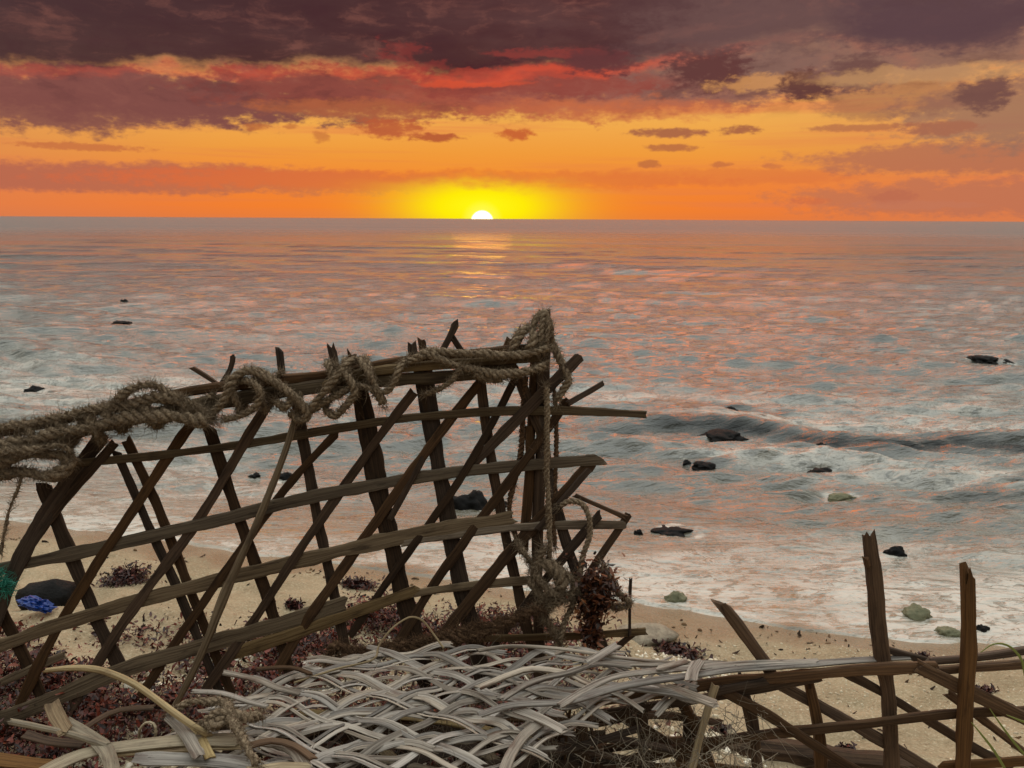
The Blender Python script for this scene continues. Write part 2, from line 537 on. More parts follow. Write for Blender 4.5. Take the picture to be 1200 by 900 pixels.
# the swash: the sheet thins out up the sand
wz_ = wz_ + 0.004
wz_ = np.where(dsh < 0, wz_ * 0.4 + np.minimum(0.0, dsh * 0.02), wz_)
swash = np.exp(-np.maximum(dsh + 0.05, 0) / 0.55)
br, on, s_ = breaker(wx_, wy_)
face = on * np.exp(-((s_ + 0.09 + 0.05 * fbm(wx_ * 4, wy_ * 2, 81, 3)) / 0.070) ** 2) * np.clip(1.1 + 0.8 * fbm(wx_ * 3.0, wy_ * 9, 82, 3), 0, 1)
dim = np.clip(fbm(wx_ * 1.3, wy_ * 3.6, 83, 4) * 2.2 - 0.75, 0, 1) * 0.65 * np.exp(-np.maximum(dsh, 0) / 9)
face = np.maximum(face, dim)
patch = fbm(wx_ * 0.55, wy_ * 0.9, 71, 3)
foam = np.clip(0.36 + 0.75 * patch, 0, 1) * np.exp(-np.maximum(dsh, 0) / 5.5)
foam = np.maximum(foam, np.clip(0.40 + 0.75 * fbm(wx_ * 2.0, wy_ * 5.0, 72, 4), 0.05, 1) * swash)
foam = np.maximum(foam, on * np.exp(-((s_ + 0.55) / 0.45) ** 2) * 0.48)
for (rpx, rpy, rhw, rh, rk, _l) in ROCKS:
    rc = at_z(rpx, rpy, 0.0); rr_ = rhw * 0.8 * rc.y / F
    q = np.sqrt((wx_ - rc.x) ** 2 + ((wy_ - rc.y) / 0.8) ** 2)
    q = q + rr_ * 0.5 * fbm(wx_ * 9, wy_ * 9, 91, 2)
    foam = np.maximum(foam, np.clip(0.35 + 1.1 * fbm(wx_ * 14, wy_ * 20, 92, 3), 0, 0.9) * np.exp(-((q - rr_ * 1.05) / (min(rr_, .09) * 0.45)) ** 2))
foam = np.maximum(foam, 0.9 * np.exp(-((dsh - 0.03) / 0.035) ** 2) * np.clip(0.5 + 1.5 * fbm(wx_ * 3, wy_ * 0 + 2, 96, 3), 0, 1))
foam = np.clip(foam - face * 1.4, 0, 1)
depth = np.clip(-sand_z(wx_, wy_), 0, 2)
shal = np.exp(-depth / 0.10)

m_sea, bs, out = new_mat('sea_water')
geo = node('ShaderNodeNewGeometry'); pos = S(geo.outputs['Position'])
px_, py_, pz_ = sep(pos)
fo = S(attr('foam').outputs['Fac']); sh = S(attr('shallow').outputs['Fac'])
dist0 = (px_ * px_ + py_ * py_).pow(0.5)
near = py_.step(14.0, 5.0)
fp = xyz(px_ * 1.0, py_ * 2.2, 0.0)
wq = noise(fp, 2.2, 4, 0.6, color=True)
qx, qy, qz = sep(wq)
fp2 = xyz(px_ + (qx - 0.5) * 0.5, py_ * 2.0 + (qy - 0.5) * 0.8, 0.3)
ridge = (noise(fp2, 5.5, 6, 0.66) - 0.5).abs() * 2.0           # thin connected lines of foam
ridge2 = (noise(fp2, 15.0, 4, 0.6) - 0.5).abs() * 2.0
lace = (ridge.step(0.15, 0.02) * 0.8 + ridge2.step(0.18, 0.05) * 0.55).clamp()
cover = (fo * 1.5 - 0.35 + (qz - 0.5) * 1.3).clamp()
film = cover.step(0.15, 0.95)
fm = (lace * (cover * 1.4).clamp() + film * 0.15).clamp() * near
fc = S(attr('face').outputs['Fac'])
turb = mixc(sh, mixc(dist0.step(25.0, 7.0), lin(50, 56, 54), lin(74, 78, 72)), lin(128, 112, 86))
body = mixc((fo * 1.25).clamp() * 0.4, turb, lin(122, 122, 112))
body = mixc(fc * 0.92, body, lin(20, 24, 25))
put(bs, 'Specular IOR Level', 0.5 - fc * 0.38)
put(bs, 'Base Color', mixc(fm, body, lin(190, 187, 176)))
dist = (px_ * px_ + py_ * py_).pow(0.5)
put(bs, 'Roughness', (dist.step(4.0, 40.0) * 0.05 + dist.step(30.0, 110.0) * 0.36 + 0.04 + fm * 0.5))
bs.inputs['IOR'].default_value = 1.75
bn1 = noise(xyz(px_ * 0.42, py_ * 1.6, 0.0), 14.0, 4, 0.6)
bn2 = noise(xyz(px_ * 0.3, py_ * 1.4, 4.0), 3.0, 5, 0.6)
bn3 = noise(xyz(px_ * 0.35, py_ * 1.0, 8.0), 0.055, 10, 0.52)
farw = dist.step(6.0, 30.0)
b1 = bump(bn1, 1.0, 0.026)
nb = node('ShaderNodeBump'); put(nb, 'Height', bn2); put(nb, 'Strength', farw * 0.9); nb.inputs['Distance'].default_value = 0.16
S.nt.links.new(b1.s, nb.inputs['Normal'])
nb2 = node('ShaderNodeBump'); put(nb2, 'Height', bn3); put(nb2, 'Strength', dist.step(8.0, 40.0)); nb2.inputs['Distance'].default_value = 3.2
S.nt.links.new(nb.outputs[0], nb2.inputs['Normal'])
S.nt.links.new(nb2.outputs[0], bs.inputs['Normal'])
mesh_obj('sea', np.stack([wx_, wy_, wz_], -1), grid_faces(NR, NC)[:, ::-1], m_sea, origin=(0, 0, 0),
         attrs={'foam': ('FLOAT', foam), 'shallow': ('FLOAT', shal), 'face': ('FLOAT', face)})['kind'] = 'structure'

# ------------------------------------------------------------------ bamboo, rope and other materials
def wood(name, c_light, c_dark, c_stain, rough=0.8, spec=0.2, ga=420.0, bs_=0.75):
    m, bs, out = new_mat(name)
    g = S(attr('grain').outputs['Vector'])
    s, a, r = sep(g)
    v = xyz(s * 7.0 + r * 31.0, a * ga, r * 17.0)
    n1 = noise(v, 1.0, 5, 0.65)
    n2 = noise(xyz(s * 14.0 + r * 57.0, a * 60.0, r * 5.0), 1.0, 4, 0.6)
    n3 = noise(xyz(s * 60.0 + r * 13.0, a * 900.0, r * 3.0), 1.0, 3, 0.7)
    c = mixc(n1.step(0.28, 0.70), c_dark, c_light)
    c = mixc(n2.step(0.52, 0.74) * 0.75, c, c_stain)
    crack = n3.step(0.64, 0.70) * n2.step(0.35, 0.6)
    c = mixc(crack * 0.65, c, lin(40, 28, 20))
    # each strip its own shade
    hs = node('ShaderNodeHueSaturation')
    put(hs, 'Color', c); put(hs, 'Value', (r * 7.31)._m('FRACT') * 0.7 + 0.65); put(hs, 'Saturation', (r * 3.77)._m('FRACT') * 0.5 + 0.7)
    put(bs, 'Base Color', S(hs.outputs[0]))
    bs.inputs['Roughness'].default_value = rough
    bs.inputs['Specular IOR Level'].default_value = spec
    S.nt.links.new(bump(n1 * 1.0 + n3 * 0.5 - crack * 1.2, bs_, 0.0012).s, bs.inputs['Normal'])
    return m


def plain(name, ca, cb, scale=60, rough=0.9, bstr=0.5, bd=0.002, spec=0.2, at='Object'):
    m, bs, out = new_mat(name)
    t = node('ShaderNodeTexCoord'); v = S(t.outputs[at])
    n1 = noise(v, scale, 5, 0.65); n2 = noise(v, scale * 5, 3, 0.6)
    put(bs, 'Base Color', mixc((n1 * 0.7 + n2 * 0.3).step(0.36, 0.64), ca, cb))
    bs.inputs['Roughness'].default_value = rough
    bs.inputs['Specular IOR Level'].default_value = spec
    S.nt.links.new(bump(n1 + n2 * 0.4, bstr, bd).s, bs.inputs['Normal'])
    return m


def shade(name, stops, rough=0.8, spec=0.3):
    """colour picked per piece from the 'tone' attribute"""
    m, bs, out = new_mat(name)
    t = S(attr('tone').outputs['Fac'])
    put(bs, 'Base Color', ramp(t, stops))
    bs.inputs['Roughness'].default_value = rough
    bs.inputs['Specular IOR Level'].default_value = spec
    return m


m_skin = wood('split_bamboo_outer', lin(122, 105, 80), lin(76, 60, 43), lin(48, 36, 26))
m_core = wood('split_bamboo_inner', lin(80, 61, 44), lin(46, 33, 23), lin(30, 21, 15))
m_side = wood('bamboo_brown', lin(100, 76, 54), lin(60, 43, 30), lin(42, 30, 21))
m_grey = wood('weathered_strip', lin(172, 162, 149), lin(78, 68, 58), lin(84, 57, 44), 0.68, 0.3, 260.0, 0.9)
m_tan = wood('tan_strip', lin(172, 154, 120), lin(124, 106, 78), lin(92, 70, 50), 0.6, 0.3)
m_rope = plain('rope_fibre', lin(156, 138, 114), lin(88, 72, 56), 260, 0.95, 0.8, 0.002)
m_rope_d = plain('rope_fibre_dark', lin(118, 92, 68), lin(62, 44, 32), 260, 0.95, 0.8, 0.002)
m_stone = plain('dark_wet_stone', lin(12, 12, 12), lin(24, 22, 21), 22, 0.7, 0.7, 0.01, 0.15)
m_mossy = plain('mossy_stone', lin(92, 94, 72), lin(126, 122, 98), 22, 0.75, 0.7, 0.01)
m_pale = plain('pale_stone', lin(150, 140, 122), lin(116, 106, 92), 30, 0.9, 0.7, 0.006)
m_weed = shade('dried_seaweed', [(0, lin(24, 14, 12)), (0.35, lin(66, 26, 17)), (0.6, lin(102, 38, 22)), (0.85, lin(120, 52, 30)), (1.0, lin(146, 84, 58))], 0.5, 0.4)
m_coral = shade('coral_rubble', [(0, lin(150, 132, 108)), (0.5, lin(206, 194, 168)), (1.0, lin(238, 232, 216))], 0.9)
m_debris = shade('dark_litter', [(0, lin(34, 24, 18)), (0.6, lin(80, 58, 38)), (1.0, lin(120, 96, 66))], 0.9)


# ------------------------------------------------------------------ strips
def resample(P, step):
    P = [np.array(p, dtype=float) for p in P]
    if len(P) == 2: P = [P[0], (P[0] + P[1]) / 2, P[1]]
    out = []
    n = len(P)
    for i in range(n - 1):
        p0 = P[i - 1] if i > 0 else 2 * P[0] - P[1]
        p3 = P[i + 2] if i + 2 < n else 2 * P[-1] - P[-2]
        p1, p2 = P[i], P[i + 1]
        k = max(2, int(np.linalg.norm(p2 - p1) / step))
        for j in range(k):
            t = j / k
            out.append(0.5 * ((2 * p1) + (-p0 + p2) * t + (2 * p0 - 5 * p1 + 4 * p2 - p3) * t * t + (-p0 + 3 * p1 - 3 * p2 + p3) * t ** 3))
    out.append(P[-1])
    return np.array(out)


PROF = [(-.5, -.5), (-.5, .25), (-.36, .5), (0, .56), (.36, .5), (.5, .25), (.5, -.5), (0, -.42)]


def strip_geo(P, width, normal, thick, seed, splinter=(0.7, 0.7), step=0.012, rough=1.0, round_=False, widths=None, twist=0.0, smooth=0):
    """one split of bamboo along the path P; normal = the way its broad face looks"""
    C = resample(P, step)
    n = len(C)
    for _ in range(smooth): C[1:-1] = (C[:-2] + C[2:] + C[1:-1]) / 3
    T = np.gradient(C, axis=0); T /= np.linalg.norm(T, axis=1)[:, None] + 1e-9
    Nv = np.asarray(normal, dtype=float)
    if Nv.ndim == 1: Nv = np.repeat(Nv[None], n, 0)
    L = np.concatenate([[0], np.cumsum(np.linalg.norm(np.diff(C, axis=0), axis=1))])
    B = np.cross(T, Nv); B /= np.linalg.norm(B, axis=1)[:, None] + 1e-9
    N2 = np.cross(B, T)
    rs = np.random.default_rng(seed)
    tw = twist * (L / max(L[-1], 1e-6) - 0.5) + 0.12 * fbm(L * 6, L * 0 + seed * 1.3, seed, 2)
    B, N2 = B * np.cos(tw)[:, None] + N2 * np.sin(tw)[:, None], N2 * np.cos(tw)[:, None] - B * np.sin(tw)[:, None]
    W = width * (1 + 0.26 * rough * fbm(L * 16, L * 0 + seed * 0.7, seed + 5, 3))
    if widths is not None: W = W * np.interp(L / L[-1], np.linspace(0, 1, len(widths)), widths)
    TH = thick * (1 + 0.2 * fbm(L * 12, L * 0 + 2 + seed, seed + 9, 2))
    C = C + B * (0.13 * width * rough * fbm(L * 8, L * 0 + 7.7, seed + 2, 3))[:, None]
    if round_:
        prof = [(0.5 * math.cos(a), 0.5 * math.sin(a)) for a in np.linspace(0, 2 * math.pi, 9)[:-1]][::-1]
        TH = W
    else: prof = PROF
    k = len(prof)
    V = np.zeros((n, k, 3)); G = np.zeros((n, k, 3))
    for j, (a, b) in enumerate(prof):
        e = 1 + 0.12 * rough * fbm(L * 45, L * 0 + j * 3.1, seed + j, 2) * (1 if abs(a) > .3 else 0)
        V[:, j] = C + B * (a * W * e)[:, None] + N2 * (b * TH)[:, None]
        G[:, j] = np.stack([L, np.full(n, a * width + (0.3 if b < 0 else 0) * 0.01), np.full(n, (seed * 0.618) % 1.0)], -1)
    for end, sg in ((0, -1), (n - 1, 1)):
        sp = splinter[0] if end == 0 else splinter[1]
        dl = rs.uniform(-0.9, 0.6, k) * width * sp
        if not round_:
            dl[7] = dl[3] + rs.uniform(-.1, .1) * width; dl[6] = dl[5]; dl[0] = dl[1]
        V[end] += T[end] * (sg * dl)[:, None]
    F_ = []
    for i in range(n - 1):
        for j in range(k):
            a = i * k + j; b = i * k + (j + 1) % k
            F_.append((a, b, b + k, a + k))
    vs = V.reshape(-1, 3).tolist(); gs = G.reshape(-1, 3).tolist()
    for end, flip in ((0, False), (n - 1, True)):
        c = len(vs); vs.append(V[end].mean(0).tolist()); gs.append(G[end].mean(0).tolist())
        for j in range(k):
            a = end * k + j; b = end * k + (j + 1) % k
            F_.append((b, a, c) if not flip else (a, b, c))
    return vs, F_, gs


_seed = [100]
def strip(name, P, width, normal, thick, mat, parent=None, **kw):
    _seed[0] += 1
    vs, fs, gs = strip_geo(P, width, normal, thick, _seed[0], **kw)
    return mesh_obj(name, vs, fs, mat, parent, attrs={'grain': ('FLOAT_VECTOR', gs)}, smooth=False)


# ------------------------------------------------------------------ the upright panel
PP0 = Vector((0, 1.39, 0.5)); PN = Vector((0.06, -1, 0.06)).normalized()
def pan(px, py, off=0.0): return np.array(at_plane(px, py, PP0, PN, off))
def wpx(px, py, w, p0=PP0, n=PN):
    return w * (at_plane(px, py, p0, n).y) / F * 0.93


def crossings(A, B):
    """where polyline B (pixels) crosses polyline A: positions along A"""
    out = []
    L = 0
    for i in range(len(A) - 1):
        a0, a1 = np.array(A[i][:2], float), np.array(A[i + 1][:2], float)
        la = np.linalg.norm(a1 - a0)
        for j in range(len(B) - 1):
            b0, b1 = np.array(B[j][:2], float), np.array(B[j + 1][:2], float)
            M = np.array([a1 - a0, -(b1 - b0)]).T
            if abs(np.linalg.det(M)) < 1e-6: continue
            t, u = np.linalg.solve(M, b0 - a0)
            if 0 <= t <= 1 and 0 <= u <= 1: out.append(L + t * la)
        L += la
    return out


def px_path(A, offs):
    """pixel polyline with (position, offset) keys -> dense pixel polyline with offsets"""
    A = resample([(p[0], p[1], 0) for p in A], 9)
    for _ in range(60):
        A[1:-1] = (A[:-2] + A[2:] + A[1:-1]) / 3
    L = np.concatenate([[0], np.cumsum(np.linalg.norm(np.diff(A, axis=0), axis=1))])
    if offs:
        offs = sorted(offs); xs = [o[0] for o in offs]; ys = [o[1] for o in offs]
        o = np.interp(L, xs, ys)
        k = np.array([1, 2, 3, 2, 1]) / 9.0
        if len(o) > 5: o = np.convolve(np.pad(o, 2, mode='edge'), k, 'valid')
    else: o = np.zeros(len(L))
    return [(a[0], a[1], q) for a, q in zip(A, o)]


H = [
    ([(80, 543), (133, 541), (200, 532), (273, 523), (333, 513), (400, 501), (467, 490), (550, 483), (633, 481), (690, 480), (757, 486)], 11, (.4, .3)),
    ([(-10, 668), (40, 660), (133, 637), (233, 617), (317, 592), (417, 571), (490, 558), (567, 550), (633, 543), (702, 538)], 16, (.5, 1.5)),
    ([(-20, 763), (67, 733), (167, 703), (267, 677), (333, 661), (400, 647), (500, 622), (550, 613), (600, 607)], 19, (.5, .8)),
    ([(470, 636), (517, 630), (583, 617), (650, 613), (733, 615)], 11, (.6, .4)),
    ([(-20, 850), (33, 833), (133, 787), (200, 767), (300, 738), (350, 727), (408, 707)], 22, (.5, .7)),
    ([(262, 770), (350, 740), (417, 717), (487, 692)], 17, (.7, .8)),
    ([(476, 697), (510, 689), (550, 684), (583, 680), (628, 680)], 11, (.6, .6)),
    ([(545, 749), (650, 747), (757, 740)], 10, (.5, .5)),
    ([(0, 800), (40, 775), (75, 768)], 10, (.8, .8)),
]
V = [
    ([(-6, 700), (30, 767), (52, 822)], 17), ([(50, 566), (63, 610), (87, 667), (112, 722), (142, 785)], 19),
    ([(147, 515), (173, 563), (207, 648), (240, 740), (272, 815)], 13), ([(136, 528), (167, 600), (200, 672), (233, 747), (258, 812)], 12),
    ([(245, 500), (263, 563), (293, 643), (310, 683), (333, 750), (342, 800)], 15), ([(348, 470), (360, 555), (380, 645), (397, 717), (410, 790)], 14),
    ([(421, 455), (433, 537), (460, 643), (487, 747), (500, 800)], 24), ([(490, 408), (500, 460), (510, 517), (530, 643), (557, 760), (570, 820)], 23),
    ([(563, 440), (567, 500), (583, 583), (600, 667), (625, 765), (640, 830)], 13), ([(630, 488), (650, 583), (663, 647), (688, 705), (710, 765)], 13),
    ([(483, 408), (492, 450), (505, 500)], 9), ([(620, 500), (628, 560), (620, 610), (613, 648)], 11),
    ([(606, 440), (618, 480), (640, 520)], 13),
]
D = [
    ([(121, 508), (67, 577), (22, 652), (-10, 735)], 21), ([(133, 520), (63, 600), (15, 668)], 13), ([(225, 497), (173, 563), (140, 632), (93, 685), (43, 780), (20, 833), (-6, 890)], 15),
    ([(317, 470), (267, 543), (243, 607), (187, 665), (147, 725), (110, 782), (72, 852)], 14), ([(395, 507), (347, 550), (283, 645), (233, 710), (205, 753), (165, 815)], 12),
    ([(486, 458), (433, 520), (410, 567), (372, 612), (323, 687), (283, 750), (240, 810)], 14), ([(560, 452), (513, 510), (483, 553), (440, 607), (407, 663), (370, 707), (343, 750), (325, 785)], 14),
    ([(497, 536), (457, 608)], 9), ([(609, 432), (583, 493), (557, 530), (540, 567), (510, 605), (460, 670), (410, 745)], 11),
    ([(678, 419), (633, 462), (577, 520), (548, 552)], 15), ([(667, 468), (650, 497), (617, 537), (583, 580), (527, 660), (480, 722), (462, 760)], 14), ([(707, 449), (665, 473)], 8),
    ([(692, 545), (640, 597), (593, 650), (550, 707), (515, 750)], 17), ([(705, 601), (667, 647), (617, 703), (575, 762)], 12), ([(738, 602), (712, 640), (685, 680)], 11),
    ([(690, 551), (655, 590), (628, 622)], 9), ([(748, 738), (722, 760), (700, 778)], 10),
]
panel = empty('bamboo_panel', tuple(pan(330, 850) * np.array([1, 1, 0]) + np.array([0, 0, 0.24])))
tag(panel, 'tall upright openwork panel of split bamboo with frayed ropes tied along its top', 'trap panel')
LIFT = 0.0045
for i, (A, w, sp) in enumerate(H):
    keys = []
    P = [tuple(pan(x, y, o)) for x, y, o in px_path(A, [(0, 0.0)])]
    strip('cross_slat', P, wpx(*A[0], w), PN, 0.0035, m_skin if w > 8 else m_core, panel, splinter=sp)
for i, (A, w) in enumerate(V):
    P = [tuple(pan(x, y, -LIFT * 1.35 - 0.002 * (i % 3))) for x, y, o in px_path(A, [])]
    strip('upright_slat', P, wpx(*A[0], w), PN, 0.004, m_core, panel, splinter=(.6, .6))
for i, (A, w) in enumerate(D):
    cr = []
    for B, _, _ in H: cr += crossings(A, B)
    cr = sorted(cr)
    keys = [(c, LIFT if (k + i) % 2 else -LIFT * 0.75) for k, c in enumerate(cr)]
    P = [tuple(pan(x, y, o)) for x, y, o in px_path(A, keys or [(0, LIFT)])]
    strip('diagonal_slat', P, wpx(*A[0], w) * 0.9, PN, 0.003, m_core if i % 3 else m_side, panel, splinter=(.6, .6), twist=random.uniform(-.25, .25))
# the thicker splits that make the top rail, laid side by side
RA = [(-30, 512), (60, 494), (110, 483), (167, 470), (233, 457), (333, 445), (400, 437), (467, 424), (550, 415), (640, 407)]
RB = [(-30, 532), (40, 518), (100, 503), (167, 488), (233, 474), (350, 456), (443, 447), (520, 442), (606, 430)]
RC = [(380, 452), (430, 436), (520, 427), (632, 418)]
for A, w, o, mt in ((RA, 12, 0.012, m_core), (RB, 17, 0.016, m_skin), (RC, 12, 0.022, m_skin)):
    strip('top_rail', [tuple(pan(x, y, o)) for x, y in A], wpx(*A[0], w), PN, 0.011, mt, panel, splinter=(.4, .4))
strip('post', [tuple(pan(638, 366, -.012)), tuple(pan(637, 430, -.012)), tuple(pan(634, 520, -.012)), tuple(pan(630, 640, -.012)), tuple(pan(632, 760, -.012)), tuple(pan(634, 830, -.012))], wpx(637, 400, 14), PN, 0.012, m_core, panel, splinter=(.5, .3))
strip('post', [tuple(pan(628, 400, -.02)), tuple(pan(624, 470, -.02)), tuple(pan(620, 560, -.02)), tuple(pan(614, 648, -.02))], wpx(637, 400, 12), PN, 0.010, m_side, panel)
# broken stubs standing up over the rail
for A, w, nm in (([(388, 406), (395, 440)], 10, 'stub'), ([(411, 412), (416, 440)], 10, 'stub'), ([(482, 403), (486, 430)], 10, 'stub'), ([(494, 400), (498, 428)], 9, 'stub'),
             ([(536, 376), (527, 396), (512, 424)], 9, 'stub'), ([(531, 396), (541, 412)], 8, 'stub'), ([(273, 416), (270, 432), (256, 455)], 6, 'stub'), ([(224, 430), (240, 440), (258, 452)], 5, 'stub'),
             ([(327, 412), (331, 445)], 9, 'stub'), ([(611, 388), (600, 410)], 12, 'stub'), ([(598, 398), (592, 415)], 11, 'stub')):
    strip(nm, [tuple(pan(x, y, -.004)) for x, y in A], wpx(*A[0], w), PN, 0.006, m_core, panel, splinter=(1.3, .2))
strip('broken_tip', [tuple(pan(x, y, .006)) for x, y in [(672, 580), (700, 592), (732, 606)]], wpx(700, 600, 6), PN, 0.004, m_core, panel, splinter=(.5, 1.2))
strip('broken_tip', [tuple(pan(x, y, .004)) for x, y in [(739, 678), (738, 705), (738, 745)]], wpx(700, 600, 4), PN, 0.004, m_core, panel, splinter=(.5, .5))

def thing_strip(name, label, cat, P, width, normal, thick, mat, group=None, **kw):
    return tag(strip(name, P, width, normal, thick, mat, None, **kw), label, cat, group)

thing_strip('reed', 'long pale round reed leaning across the front of the upright panel', 'reed',
            [tuple(pan(x, y, o)) for x, y, o in [(353, 462, .025), (344, 495, .03), (333, 530, .035), (304, 605, .04), (267, 687, .04), (240, 757, .04), (212, 815, .03), (198, 838, .01)]],
            wpx(300, 600, 10), PN, 0.01, m_skin, round_=True, widths=(.7, .8, 1.0, 1.25, 1.0, .8))

# ------------------------------------------------------------------ the flattened woven mat
MZ = 0.448
POLY = [(120, 930), (175, 862), (255, 822), (300, 790), (400, 766), (500, 757), (620, 757), (735, 770), (822, 779), (880, 786), (800, 806), (720, 838), (668, 856), (630, 880), (610, 960), (610, 1010), (100, 1010)]
PL = np.array([(p.x, p.y) for p in (at_z(x, y, MZ) for x, y in POLY)])


def inside(x, y, grow=0.0):
    r = np.zeros(np.shape(x), bool)
    n = len(PL)
    for i in range(n):
        x0, y0 = PL[i]; x1, y1 = PL[(i + 1) % n]
        c = ((y0 > y) != (y1 > y)) & (x < (x1 - x0) * (y - y0) / (y1 - y0 + 1e-12) + x0)
        r ^= c
    return r


def mat_z(x, y):
    e = MZ + 0.020 * fbm(np.asarray(x) * 4.0, np.asarray(y) * 4.0, 41, 2) + 0.004 * fbm(np.asarray(x) * 14, np.asarray(y) * 14, 47, 2)
    return e - 0.030 * np.clip((0.93 - np.asarray(y)) / 0.12, 0, 1.2) ** 2 - 0.02 * np.clip((-0.30 - np.asarray(x)) / 0.2, 0, 1)


mat = empty('woven_mat', (PL[:, 0].mean(), 1.05, 0.40))
tag(mat, 'flattened mat of silvery weathered strips in a loose open weave, foremost thing before the panel', 'woven mat')
rm = np.random.default_rng(5)
for fam, (ang, sp, wid, ph) in enumerate(((math.radians(13), 0.031, 0.0062, 0.0), (math.radians(44), 0.040, 0.0064, 2.1), (math.radians(-30), 0.038, 0.0062, 4.2))):
    dv = np.array([math.cos(ang), math.sin(ang)]); nv = np.array([-dv[1], dv[0]])
    c0 = np.array([0.0, 1.05])
    for k in range(-22, 23):
        base = c0 + nv * (k * sp + rm.normal(0, 0.005))
        s = np.arange(-1.2, 1.2, 0.01)
        bend = 0.010 * np.sin(s * 4 + rm.uniform(0, 6)) + 0.0015 * np.sin(s * 14 + rm.uniform(0, 6))
        x = base[0] + dv[0] * s + nv[0] * bend; y = base[1] + dv[1] * s + nv[1] * bend
        ins = inside(x, y)
        if ins.sum() < 7: continue
        idx = np.where(ins)[0]
        runs = np.split(idx, np.where(np.diff(idx) > 1)[0] + 1)
        for run in runs:
            if len(run) < 7: continue
            a = max(0, run[0] - int(rm.integers(-1, 4))); b = min(len(s), run[-1] + int(rm.integers(-1, 4)))
            # now and then a strand is broken off short
            if rm.random() < 0.25 and b - a > 26: b -= int(rm.integers(6, 16))
            ss = s[a:b]
            xx, y2 = x[a:b], y[a:b]
            # over and under: two interlaced beats, one for each crossing family
            lift = 0.0042 * np.sin(ss * math.pi / (sp * 1.5) + k * math.pi + ph + rm.normal(0, .4)) * (0.6 + 0.8 * vnoise(ss * 6, ss * 0 + k, 9))
            zz = mat_z(xx, y2) + lift + fam * 0.0015
            tail = np.minimum(np.arange(len(ss)), np.arange(len(ss))[::-1])
            zz = zz - rm.uniform(-0.008, 0.016) * np.clip(1 - tail / 6.0, 0, 1)
            for dd in ((-1, 1) if rm.random() < 0.6 else (0,)):
                o = dd * (wid * 0.56 + rm.uniform(0, 0.0015))
                P = np.stack([xx + nv[0] * o, y2 + nv[1] * o, zz + dd * rm.normal(0, 0.0012)], -1)[::2]
                if dd > 0 and len(P) > 8 and rm.random() < 0.3: P = P[int(rm.integers(1, 4)):-int(rm.integers(1, 4))]
                Nn = np.array([rm.normal(0, .25), -0.15 + rm.normal(0, .25), 1.0])
                strip('strip', P.tolist(), wid * rm.uniform(0.8, 1.35) * (1.35 if dd == 0 else 1), Nn / np.linalg.norm(Nn), 0.0013, m_grey, mat, splinter=(1.6, 1.6), step=0.01, rough=1.3, twist=rm.normal(0, .25))


def mz(px, py, dz=0.0): 
    p = at_z(px, py, MZ + dz); return (p.x, p.y, p.z)
UPN = np.array([0, -0.25, 1.0]) / math.sqrt(1.0625)
# long silvery strips that run out of the mat to the right, over the side lattice
for A, w, dz in (
        ([(560, 838), (600, 826), (650, 823), (673, 820), (710, 808), (756, 799), (820, 790), (862, 784), (930, 779), (1000, 774), (1068, 770)], 10, .020),
        ([(655, 828), (682, 811), (706, 798), (728, 791), (765, 786), (816, 782), (880, 777), (960, 775)], 9, .022),
        ([(560, 806), (600, 790), (624, 784), (664, 789), (692, 802), (720, 806)], 8, .018), ([(590, 818), (615, 803), (640, 794), (668, 788), (700, 778), (740, 781)], 8, .024),
        ([(560, 762), (600, 757), (655, 760), (703, 767), (747, 773), (830, 780)], 5, .016), ([(600, 829), (630, 840), (661, 856)], 12, .012), ([(634, 846), (615, 860), (598, 884), (590, 905)], 11, .004),
        ([(688, 777), (706, 766), (722, 756)], 12, .026), ([(774, 802), (800, 810), (836, 824)], 14, .006), ([(700, 800), (740, 806), (790, 812), (826, 822)], 10, .004),
        ([(770, 784), (800, 776), (806, 773)], 8, .026), ([(810, 796), (812, 786), (818, 776)], 15, .032), ([(700, 776), (760, 779), (830, 776), (852, 778)], 7, .014)):
    strip('long_strip', [mz(x, y, dz) for x, y in A], w * 1.1 / F * 1.03, UPN, 0.0032, m_grey, mat, splinter=(.8, .8), rough=.8)
# paler tan strips at the near left corner
for A, w, dz, mt in (
        ([(40, 912), (70, 895), (110, 880), (167, 872), (213, 868), (280, 866)], 17, .014, m_tan), ([(128, 882), (200, 877), (280, 873)], 12, .008, m_tan),
        ([(77, 846), (104, 862), (124, 880), (133, 912)], 15, .02, m_tan), ([(197, 838), (216, 858), (233, 886)], 13, .022, m_grey), ([(215, 850), (232, 862), (246, 888)], 11, .014, m_tan),
        ([(60, 822), (68, 840), (78, 858)], 17, .03, m_skin), ([(160, 888), (200, 889), (260, 892), (330, 905)], 18, .01, m_grey), ([(290, 902), (330, 897), (362, 898)], 10, .016, m_tan),
        ([(-10, 889), (30, 894), (62, 897)], 15, .0, m_side), ([(97, 855), (115, 843), (140, 832), (182, 829)], 9, .012, m_side), ([(300, 868), (325, 872), (345, 880), (362, 905)], 14, .014, m_grey),
        ([(292, 874), (318, 868), (345, 874), (368, 890)], 8, .022, m_side), ([(262, 788), (300, 796), (326, 806), (350, 812)], 8, .012, m_grey), ([(225, 810), (260, 812), (290, 822), (312, 828)], 7, .012, m_grey),
        ([(300, 784), (340, 782), (366, 790)], 6, .01, m_side), ([(30, 860), (60, 868), (100, 872)], 12, -.02, m_side)):
    strip('loose_end', [mz(x, y, dz) for x, y in A], w * 1.08 / F, UPN, 0.003, mt, mat, splinter=(.7, .7))

